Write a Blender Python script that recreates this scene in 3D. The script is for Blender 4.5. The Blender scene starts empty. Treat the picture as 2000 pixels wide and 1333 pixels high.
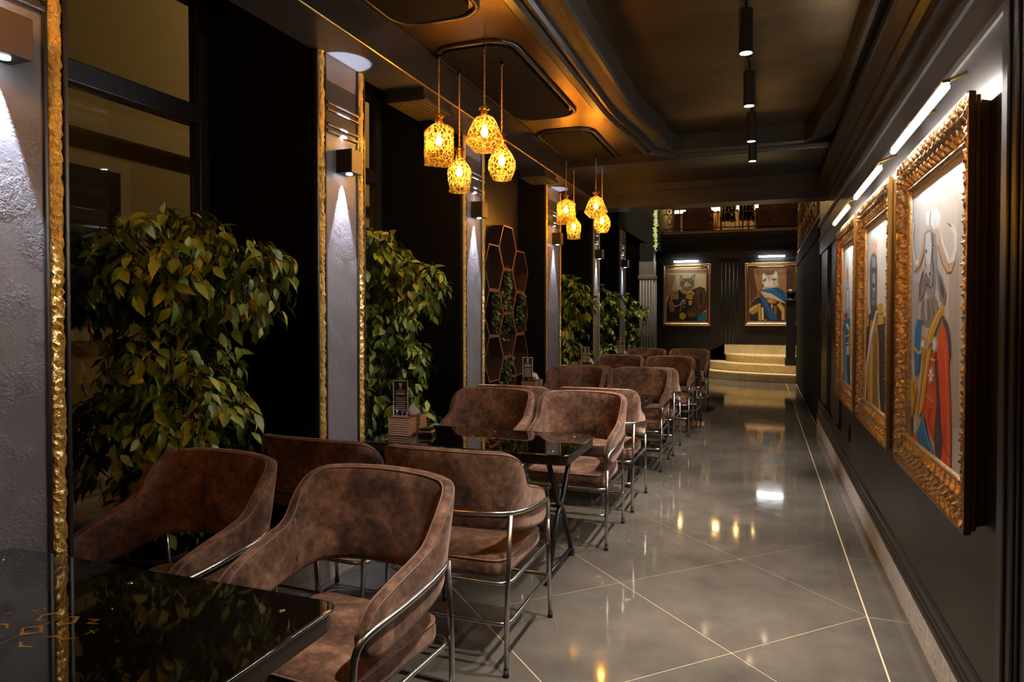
import bpy, bmesh, math, random
from mathutils import Vector, Matrix
PI = math.pi
R = math.radians
scene = bpy.context.scene
C = scene.collection

# ---------------------------------------------------------------- camera
cam_d = bpy.data.cameras.new('camera')
cam_d.sensor_width = 36.0
cam_d.lens = 1333.0 / 2000.0 * 36.0
cam_d.shift_y = -0.01395
cam_d.clip_start = 0.02
cam = bpy.data.objects.new('camera', cam_d)
cam.location = (0, 0, 1.5)
cam.rotation_euler = (R(90 - 1.1), 0, R(20.104))
C.objects.link(cam)
scene.camera = cam

# ---------------------------------------------------------------- world, exposure
world = bpy.data.worlds.new('night')
scene.world = world
world.use_nodes = True
bg = world.node_tree.nodes['Background']
bg.inputs[0].default_value = (0.35, 0.42, 0.62, 1)
bg.inputs[1].default_value = 0.02
scene.view_settings.view_transform = 'Standard'
scene.view_settings.look = 'None'
scene.view_settings.gamma = 1.0
scene.view_settings.use_curve_mapping = False
scene.view_settings.exposure = 0.48

# light levels of the lamps in the room
L_PENDANT = 260.0      # radiance of the bulb in each bottle lamp
L_LED = 135.0           # radiance of the picture tubes on the right wall
L_BACKLED = 30.0       # radiance of the tubes over the back pictures
W_TRACK = 430.0         # watts of each ceiling track spot
W_WALL = 95.0           # watts of each up or down beam of the wall lamps
L_GALLERY = 80.0       # warm light strips of the upper gallery

def light(name, kind, loc, energy, color, parent=None, aim=None, **kw):
    d = bpy.data.lights.new(name, kind)
    d.energy = energy
    d.color = color
    for k, v in kw.items():
        setattr(d, k, v)
    o = bpy.data.objects.new(name, d)
    C.objects.link(o)
    o.location = loc
    if aim is not None:
        o.rotation_euler = Vector(aim).to_track_quat('-Z', 'Y').to_euler()
    if parent:
        o.parent = parent
    return o

# street lamp outside the window
light('street_light', 'POINT', (-5.0, 10.5, 6.5), 420.0, (1.0, 0.72, 0.36), shadow_soft_size=0.15)

# ---------------------------------------------------------------- materials
MATS = {}

def srgb(h):
    v = [int(h[i:i + 2], 16) / 255 for i in (0, 2, 4)]
    return tuple(x / 12.92 if x <= .04045 else ((x + .055) / 1.055) ** 2.4 for x in v)

class NT:
    def __init__(s, name):
        s.m = bpy.data.materials.new(name)
        s.m.use_nodes = True
        s.t = s.m.node_tree
        s.n = s.t.nodes
        s.b = s.n['Principled BSDF']
        s.out = s.n['Material Output']
        MATS[name] = s.m

    def add(s, kind, **inp):
        n = s.n.new(kind)
        for k, v in inp.items():
            n.inputs[k.replace('_', ' ')].default_value = v
        return n

    def link(s, a, b):
        s.t.links.new(a, b)

    def set(s, **kw):
        for k, v in kw.items():
            k = k.replace('_', ' ')
            if k == 'Base Color' and len(v) == 3:
                v = (*v, 1)
            s.b.inputs[k].default_value = v
        return s

    def coord(s, which='Object', scale=None):
        c = s.n.new('ShaderNodeTexCoord')
        o = c.outputs[which]
        if scale is not None:
            mp = s.n.new('ShaderNodeMapping')
            mp.inputs['Scale'].default_value = scale
            s.link(o, mp.inputs[0])
            o = mp.outputs[0]
        return o

    def noise(s, vec, scale, detail=4, rough=.55, dist=0.0):
        n = s.add('ShaderNodeTexNoise', Scale=scale, Detail=detail, Roughness=rough, Distortion=dist)
        s.link(vec, n.inputs['Vector'])
        return n.outputs['Fac']

    def ramp(s, fac, stops):
        r = s.n.new('ShaderNodeValToRGB')
        e = r.color_ramp.elements
        while len(e) < len(stops):
            e.new(.5)
        for el, (p, c) in zip(e, stops):
            el.position = p
            el.color = (*c, 1) if len(c) == 3 else c
        s.link(fac, r.inputs[0])
        return r.outputs[0]

    def bump(s, height, strength, dist=.01):
        b = s.add('ShaderNodeBump', Strength=strength, Distance=dist)
        s.link(height, b.inputs['Height'])
        s.link(b.outputs[0], s.b.inputs['Normal'])
        return b

    def math(s, op, a, b):
        n = s.n.new('ShaderNodeMath')
        n.operation = op
        for i, x in enumerate((a, b)):
            if isinstance(x, (int, float)):
                n.inputs[i].default_value = x
            else:
                s.link(x, n.inputs[i])
        return n.outputs[0]

def g3(v):
    return (v, v, v)

def simple(name, col, rough=.5, metal=0.0, bumpscale=None, bumpstr=.1, **kw):
    t = NT(name).set(Base_Color=col, Roughness=rough, Metallic=metal, **kw)
    if bumpscale:
        t.bump(t.noise(t.coord(), bumpscale), bumpstr)
    return t.m

def emis(name, col, strength):
    t = NT(name).set(Base_Color=(0, 0, 0), Emission_Color=(*col, 1), Emission_Strength=strength)
    return t.m

simple('black_paint', (.010, .0095, .010), .42, bumpscale=9, bumpstr=.06)
simple('black_satin', (.016, .015, .016), .34, bumpscale=7, bumpstr=.05)
simple('black_matt', (.0035, .0033, .0035), .8, Specular_IOR_Level=.12)
simple('black_metal', (.012, .012, .013), .35, .3)
simple('black_rubber', (.01, .01, .01), .7)
simple('lamp_tan', (.065, .045, .032), .4)
simple('chrome', (.75, .75, .76), .12, 1.0)
simple('brass', (.75, .48, .16), .28, 1.0)
simple('cord', (.36, .20, .06), .7)
simple('paper', (.78, .74, .68), .8, bumpscale=60, bumpstr=.3)
simple('print_white', (.62, .56, .48), .6)
simple('print_gold', (.62, .42, .12), .4)
simple('pot', (.02, .017, .015), .5)
simple('bark', (.07, .045, .025), .8, bumpscale=60, bumpstr=.5)
simple('copper_wood', (.36, .15, .07), .38, .3)
simple('dark_wood', (.045, .020, .010), .5)
simple('pink_velvet', (.42, .22, .22), .75)
simple('facade', (.32, .24, .11), .8, bumpscale=5, bumpstr=.2)
simple('facade_trim', (.42, .34, .2), .8)
simple('wood_warm', (.075, .032, .016), .5, bumpscale=30, bumpstr=.1)
emis('led_white', (1.0, .97, .92), L_LED)
emis('led_back', (.93, .97, 1.0), L_BACKLED)
emis('led_track', (1.0, .96, .9), 60)
emis('led_wall', (.88, .92, 1.0), 25)
emis('bulb', (1.0, .66, .22), L_PENDANT)
emis('gallery_light', (1.0, .60, .18), L_GALLERY)
emis('added_hall_lens', (1.0, .80, .52), 30)
emis('fairy', (.75, .85, .30), .5)

t = NT('steel').set(Base_Color=(.50, .49, .48), Roughness=.24, Metallic=1.0)
t.link(t.ramp(t.noise(t.coord(), 26), [(.3, g3(.20)), (.7, g3(.27))]), t.b.inputs['Roughness'])

# brown suede
t = NT('suede').set(Roughness=.82, Sheen_Weight=.35, Sheen_Roughness=.4, Sheen_Tint=(.8, .55, .45, 1))
oi = t.n.new('ShaderNodeObjectInfo')
va = t.n.new('ShaderNodeVectorMath'); va.operation = 'ADD'
t.link(t.coord(), va.inputs[0])
cx = t.n.new('ShaderNodeCombineXYZ')
rr = t.math('MULTIPLY', oi.outputs['Random'], 17.0)
for i in range(3):
    t.link(rr, cx.inputs[i])
t.link(cx.outputs[0], va.inputs[1])
n1 = t.noise(va.outputs[0], 5.5, 6, .62, .6)
n2 = t.noise(va.outputs[0], 34, 5, .6)
mx = t.math('ADD', t.math('MULTIPLY', n1, .62), t.math('MULTIPLY', n2, .38))
t.link(t.ramp(mx, [(.38, (.024, .009, .005)), (.48, (.085, .036, .018)), (.58, (.185, .090, .052)), (.69, (.31, .172, .115))]), t.b.inputs['Base Color'])
t.bump(t.noise(va.outputs[0], 160, 3), .12, .003)
simple('suede_piping', (.17, .095, .068), .7)

# plaster panels of the pillars
t = NT('plaster').set(Base_Color=(.17, .165, .18), Roughness=.42)
co = t.coord()
patch = t.ramp(t.noise(co, 4.5, 3, .5), [(.46, g3(0)), (.60, g3(1))])
crk = t.noise(co, 34, 3, .6, 2.2)
fine = t.noise(co, 130, 3)
hgt = t.math('ADD', t.math('MULTIPLY', patch, t.ramp(crk, [(.40, g3(0)), (.56, g3(1))])), t.math('MULTIPLY', fine, .22))
t.bump(hgt, .55, .005)
t.link(t.ramp(t.noise(co, 2.2), [(.3, (.135, .13, .142)), (.7, (.205, .195, .215))]), t.b.inputs['Base Color'])

# crinkled gold foil
t = NT('gold_foil').set(Metallic=.75, Roughness=.32)
co = t.coord('Object', (1.6, 1.6, 1))
v = t.add('ShaderNodeTexVoronoi', Scale=42); t.link(co, v.inputs['Vector'])
nn = t.noise(co, 60, 4, .6, 1.5)
t.bump(t.math('ADD', t.math('MULTIPLY', v.outputs['Distance'], .8), nn), 1.0, .012)
t.link(t.ramp(nn, [(.3, (.72, .38, .06)), (.62, (1.0, .74, .24))]), t.b.inputs['Base Color'])

# carved gilt picture frames
t = NT('gilt').set(Metallic=1.0, Roughness=.29)
co = t.coord()
nn = t.noise(co, 70, 4, .6)
t.link(t.ramp(nn, [(.3, (.42, .24, .10)), (.7, (.95, .68, .36))]), t.b.inputs['Base Color'])
t.bump(t.noise(co, 120, 3, .6, 1.0), .5, .004)
t = NT('gilt_side').set(Metallic=1.0, Roughness=.42, Base_Color=(.48, .25, .07))
t.bump(t.noise(t.coord('Object', (1, .1, 1)), 60, 3), .2, .003)

# polished dark floor tile
t = NT('tile').set(Roughness=.13, Specular_IOR_Level=.38)
ge = t.n.new('ShaderNodeNewGeometry')
po = ge.outputs['Position']
n1 = t.noise(po, 240, 2, .6)
n2 = t.noise(po, 3.0, 4, .6)
mx = t.math('ADD', t.math('MULTIPLY', n1, .45), t.math('MULTIPLY', n2, .55))
t.link(t.ramp(mx, [(.34, (.055, .048, .041)), (.66, (.110, .096, .080))]), t.b.inputs['Base Color'])
t.link(t.ramp(t.noise(po, 6, 5, .65), [(.35, g3(.045)), (.7, g3(.095))]), t.b.inputs['Roughness'])
simple('grout', (.55, .42, .24), .5)

def marble(name, a, b, vein, scale=2.2, rough=.25):
    t = NT(name).set(Roughness=rough)
    co = t.coord()
    n = t.noise(co, scale, 8, .65, 1.4)
    w = t.noise(co, scale * 1.9, 8, .7, 3.0)
    base = t.ramp(n, [(.3, a), (.7, b)])
    mask = t.ramp(w, [(.47, g3(0)), (.50, g3(1)), (.53, g3(0))])
    mxn = t.n.new('ShaderNodeMix'); mxn.data_type = 'RGBA'
    t.link(mask, mxn.inputs[0]); t.link(base, mxn.inputs[6])
    mxn.inputs[7].default_value = (*vein, 1)
    t.link(mxn.outputs[2], t.b.inputs['Base Color'])
    return t.m
marble('marble_white', (.70, .64, .58), (.86, .81, .75), (.36, .31, .28), 3.0, .3)
marble('marble_cream', (.62, .50, .30), (.80, .69, .48), (.38, .26, .13), 3.4, .22)

# ceiling: dark bronze lacquer
t = NT('ceiling_lacquer').set(Roughness=.33, Metallic=1.0)
po = t.n.new('ShaderNodeNewGeometry').outputs['Position']
t.link(t.ramp(t.noise(po, 1.6, 5, .6), [(.35, (.12, .075, .03)), (.65, (.27, .17, .07))]), t.b.inputs['Base Color'])
t.bump(t.noise(po, 40, 3), .12, .004)
simple('moulding', (.022, .018, .014), .32, .1, bumpscale=18, bumpstr=.06)
t = NT('moulding_relief').set(Base_Color=(.035, .026, .018), Roughness=.4, Metallic=.2)
t.bump(t.noise(t.coord(), 55, 4, .65, 2.0), .9, .01)
simple('soffit', (.06, .06, .068), .30, .2, bumpscale=12, bumpstr=.08)

# table glass and wood edge
t = NT('table_glass').set(Base_Color=(.006, .004, .003), Roughness=.035, Specular_IOR_Level=.75, Coat_Weight=.6, Coat_Roughness=.02)
simple('table_edge', (.022, .014, .011), .22, 0)
simple('gold_print', (.85, .52, .09), .35, .8)

# amber cut glass
t = NT('amber_glass')
tr = t.add('ShaderNodeBsdfTransparent', Color=(1.0, .80, .32, 1))
tl = t.add('ShaderNodeBsdfTranslucent', Color=(1.0, .72, .18, 1))
gl = t.add('ShaderNodeBsdfGlossy', Color=(1.0, .80, .45, 1), Roughness=.08)
m1 = t.n.new('ShaderNodeMixShader'); m2 = t.n.new('ShaderNodeMixShader')
co = t.coord()
v1 = t.noise(co, 55, 2, .5)
bm_ = t.add('ShaderNodeBump', Strength=.8, Distance=.006)
t.link(v1, bm_.inputs['Height'])
for nd in (tl, gl):
    t.link(bm_.outputs[0], nd.inputs['Normal'])
lw = t.add('ShaderNodeLayerWeight', Blend=.35)
t.link(bm_.outputs[0], lw.inputs['Normal'])
vo = t.add('ShaderNodeTexVoronoi', Scale=40); vo.feature = 'DISTANCE_TO_EDGE'
t.link(t.coord('Object', (1, 1, .7)), vo.inputs['Vector'])
cut = t.ramp(vo.outputs['Distance'], [(.02, g3(1)), (.14, g3(0))])
t.link(t.math('ADD', t.math('MULTIPLY', cut, .14), .012), m1.inputs[0])
tint = t.ramp(vo.outputs['Distance'], [(.0, (.34, .13, .015)), (.13, (.95, .56, .12)), (.5, (1.0, .74, .25))])
t.link(tint, tr.inputs['Color'])
t.link(tr.outputs[0], m1.inputs[1]); t.link(tl.outputs[0], m1.inputs[2])
t.link(t.math('MULTIPLY', lw.outputs['Facing'], .38), m2.inputs[0])
t.link(m1.outputs[0], m2.inputs[1]); t.link(gl.outputs[0], m2.inputs[2])
t.link(m2.outputs[0], t.out.inputs[0])

# window pane
t = NT('pane')
tr = t.add('ShaderNodeBsdfTransparent', Color=(.82, .80, .70, 1))
gl = t.add('ShaderNodeBsdfGlossy', Color=(1, 1, 1, 1), Roughness=.01)
fr = t.add('ShaderNodeLayerWeight', Blend=.5)
m1 = t.n.new('ShaderNodeMixShader')
t.link(t.math('ADD', t.math('MULTIPLY', t.math('POWER', fr.outputs['Facing'], 3.0), .7), .07), m1.inputs[0]); t.link(tr.outputs[0], m1.inputs[1]); t.link(gl.outputs[0], m1.inputs[2])
t.link(m1.outputs[0], t.out.inputs[0])

# leaves
def leafmat(name, dark, mid, lightc):
    t = NT(name).set(Roughness=.38, Specular_IOR_Level=.45)
    oi = t.n.new('ShaderNodeObjectInfo')
    ge = t.n.new('ShaderNodeNewGeometry')
    s = t.math('FRACT', t.math('ADD', oi.outputs['Random'], ge.outputs['Random Per Island']), 0)
    t.link(t.ramp(s, [(.0, dark), (.55, mid), (1.0, lightc)]), t.b.inputs['Base Color'])
    t.b.inputs['Subsurface Weight'].default_value = 0
    return t.m
leafmat('leaf', (.045, .095, .014), (.145, .215, .03), (.37, .42, .075))
leafmat('ivy', (.02, .045, .012), (.05, .09, .025), (.12, .17, .06))

# oil paint, colour per brush area
t = NT('oil_paint').set(Roughness=.5)
ca = t.n.new('ShaderNodeVertexColor'); ca.layer_name = 'paint'
co = t.coord('Object', (1, 1, .16))
nn = t.noise(co, 46, 4, .6)
hs = t.n.new('ShaderNodeMix'); hs.data_type = 'RGBA'; hs.blend_type = 'MULTIPLY'
hs.inputs[0].default_value = 1.0
t.link(ca.outputs[0], hs.inputs[6])
t.link(t.ramp(nn, [(.32, g3(.80)), (.6, g3(1.0))]), hs.inputs[7])
t.link(hs.outputs[2], t.b.inputs['Base Color'])
t.bump(t.noise(co, 90, 3), .15, .002)

# dark wall panels with a soft cloudy lacquer
t = NT('wall_lacquer').set(Roughness=.40)
po = t.n.new('ShaderNodeNewGeometry').outputs['Position']
t.link(t.ramp(t.noise(po, 2.4, 5, .6), [(.35, (.011, .0092, .0085)), (.7, (.023, .019, .0165))]), t.b.inputs['Base Color'])
t.bump(t.noise(po, 8, 4), .08, .01)

# ---------------------------------------------------------------- mesh helpers
def finish(bm, name, mat, parent=None, smooth=False, loc=None):
    me = bpy.data.meshes.new(name)
    bmesh.ops.recalc_face_normals(bm, faces=bm.faces)
    bm.to_mesh(me)
    bm.free()
    if smooth:
        for p in me.polygons:
            p.use_smooth = True
    me.materials.append(MATS[mat])
    o = bpy.data.objects.new(name, me)
    C.objects.link(o)
    if parent:
        o.parent = parent
    if loc is not None:
        o.location = loc
    return o

def box(bm, x0, x1, y0, y1, z0, z1):
    vs = [bm.verts.new((x, y, z)) for x in (x0, x1) for y in (y0, y1) for z in (z0, z1)]
    for f in ((0, 1, 3, 2), (4, 6, 7, 5), (0, 4, 5, 1), (2, 3, 7, 6), (0, 2, 6, 4), (1, 5, 7, 3)):
        bm.faces.new([vs[i] for i in f])

def bbox(bm, x0, x1, y0, y1, z0, z1, bev=.004, seg=2):
    b2 = bmesh.new()
    box(b2, x0, x1, y0, y1, z0, z1)
    bmesh.ops.bevel(b2, geom=b2.edges[:], offset=bev, segments=seg, affect='EDGES', profile=.6)
    me = bpy.data.meshes.new('tmp')
    b2.to_mesh(me)
    b2.free()
    bm.from_mesh(me)
    bpy.data.meshes.remove(me)

def tube(bm, pts, r, segs=8, closed=False, caps=True, radii=None):
    pts = [Vector(p) for p in pts]
    n = len(pts)
    tang = []
    for i in range(n):
        if closed:
            d = pts[(i + 1) % n] - pts[i - 1]
        else:
            d = pts[min(n - 1, i + 1)] - pts[max(0, i - 1)]
        tang.append(d.normalized() if d.length > 1e-9 else Vector((0, 0, 1)))
    ref = Vector((0, 0, 1)) if abs(tang[0].z) < .9 else Vector((1, 0, 0))
    nrm = (ref - tang[0] * ref.dot(tang[0])).normalized()
    rings = []
    for i in range(n):
        if i:
            nrm = nrm - tang[i] * nrm.dot(tang[i])
            nrm = nrm.normalized() if nrm.length > 1e-6 else tang[i].orthogonal().normalized()
        bi = tang[i].cross(nrm)
        rad = radii[i] if radii else r
        rings.append([bm.verts.new(pts[i] + (nrm * math.cos(2 * PI * k / segs) + bi * math.sin(2 * PI * k / segs)) * rad) for k in range(segs)])
    m = n if closed else n - 1
    for i in range(m):
        a, b = rings[i], rings[(i + 1) % n]
        off = 0
        if closed and i == n - 1:
            off = min(range(segs), key=lambda o: sum((a[k].co - b[(k + o) % segs].co).length for k in range(segs)))
        for k in range(segs):
            bm.faces.new((a[k], a[(k + 1) % segs], b[(k + 1 + off) % segs], b[(k + off) % segs]))
    if caps and not closed:
        bm.faces.new(rings[0][::-1])
        bm.faces.new(rings[-1])

def lathe(bm, prof, segs=24, cx=0, cy=0, mod=None, captop=False, capbot=False):
    rings = []
    for (r, z) in prof:
        ring = []
        for k in range(segs):
            a = 2 * PI * k / segs
            rr = r * (mod(a, z) if mod else 1)
            ring.append(bm.verts.new((cx + rr * math.cos(a), cy + rr * math.sin(a), z)))
        rings.append(ring)
    for a, b in zip(rings, rings[1:]):
        for k in range(segs):
            bm.faces.new((a[k], a[(k + 1) % segs], b[(k + 1) % segs], b[k]))
    if capbot:
        bm.faces.new(rings[0][::-1])
    if captop:
        bm.faces.new(rings[-1])

def spline(pts, n=8):
    """Catmull-Rom through tuples of any size"""
    out = []
    P = [pts[0]] + list(pts) + [pts[-1]]
    for i in range(1, len(P) - 2):
        p0, p1, p2, p3 = P[i - 1], P[i], P[i + 1], P[i + 2]
        for k in range(n):
            t = k / n
            out.append(tuple(.5 * (2 * b + (c - a) * t + (2 * a - 5 * b + 4 * c - d) * t * t + (3 * b - a - 3 * c + d) * t ** 3)
                             for a, b, c, d in zip(p0, p1, p2, p3)))
    out.append(tuple(pts[-1]))
    return out

def rrect(x0, x1, y0, y1, r, n=5):
    out = []
    for cx, cy, a0 in ((x1 - r, y1 - r, 0), (x0 + r, y1 - r, 90), (x0 + r, y0 + r, 180), (x1 - r, y0 + r, 270)):
        for k in range(n + 1):
            a = R(a0 + 90 * k / n)
            out.append((cx + r * math.cos(a), cy + r * math.sin(a)))
    return out

def prism(bm, poly, z0, z1):
    a = [bm.verts.new((x, y, z0)) for x, y in poly]
    b = [bm.verts.new((x, y, z1)) for x, y in poly]
    n = len(poly)
    bm.faces.new(a[::-1])
    bm.faces.new(b)
    for i in range(n):
        bm.faces.new((a[i], a[(i + 1) % n], b[(i + 1) % n], b[i]))

def extrude_y(bm, prof, y0, y1):
    """closed profile of (x, z) extruded along y"""
    a = [bm.verts.new((x, y0, z)) for x, z in prof]
    b = [bm.verts.new((x, y1, z)) for x, z in prof]
    n = len(prof)
    bm.faces.new(a)
    bm.faces.new(b[::-1])
    for i in range(n):
        bm.faces.new((a[i], b[i], b[(i + 1) % n], a[(i + 1) % n]))

def empty(name, loc=(0, 0, 0), rz=0):
    o = bpy.data.objects.new(name, None)
    o.empty_display_size = .1
    C.objects.link(o)
    o.location = loc
    o.rotation_euler = (0, 0, rz)
    return o

def tag(o, label, cat, group=None):
    o['label'] = label
    o['category'] = cat
    if group:
        o['group'] = group
    return o

def struct(o):
    o['kind'] = 'structure'
    return o

def copy_tree(o, parent=None):
    c = o.copy()
    C.objects.link(c)
    c.parent = parent
    for ch in list(o.children):
        copy_tree(ch, c)
    return c

def bx(name, mat, parent, *d, bev=None):
    bm = bmesh.new()
    if bev:
        bbox(bm, *d, bev=bev)
    else:
        box(bm, *d)
    return finish(bm, name, mat, parent)

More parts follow.
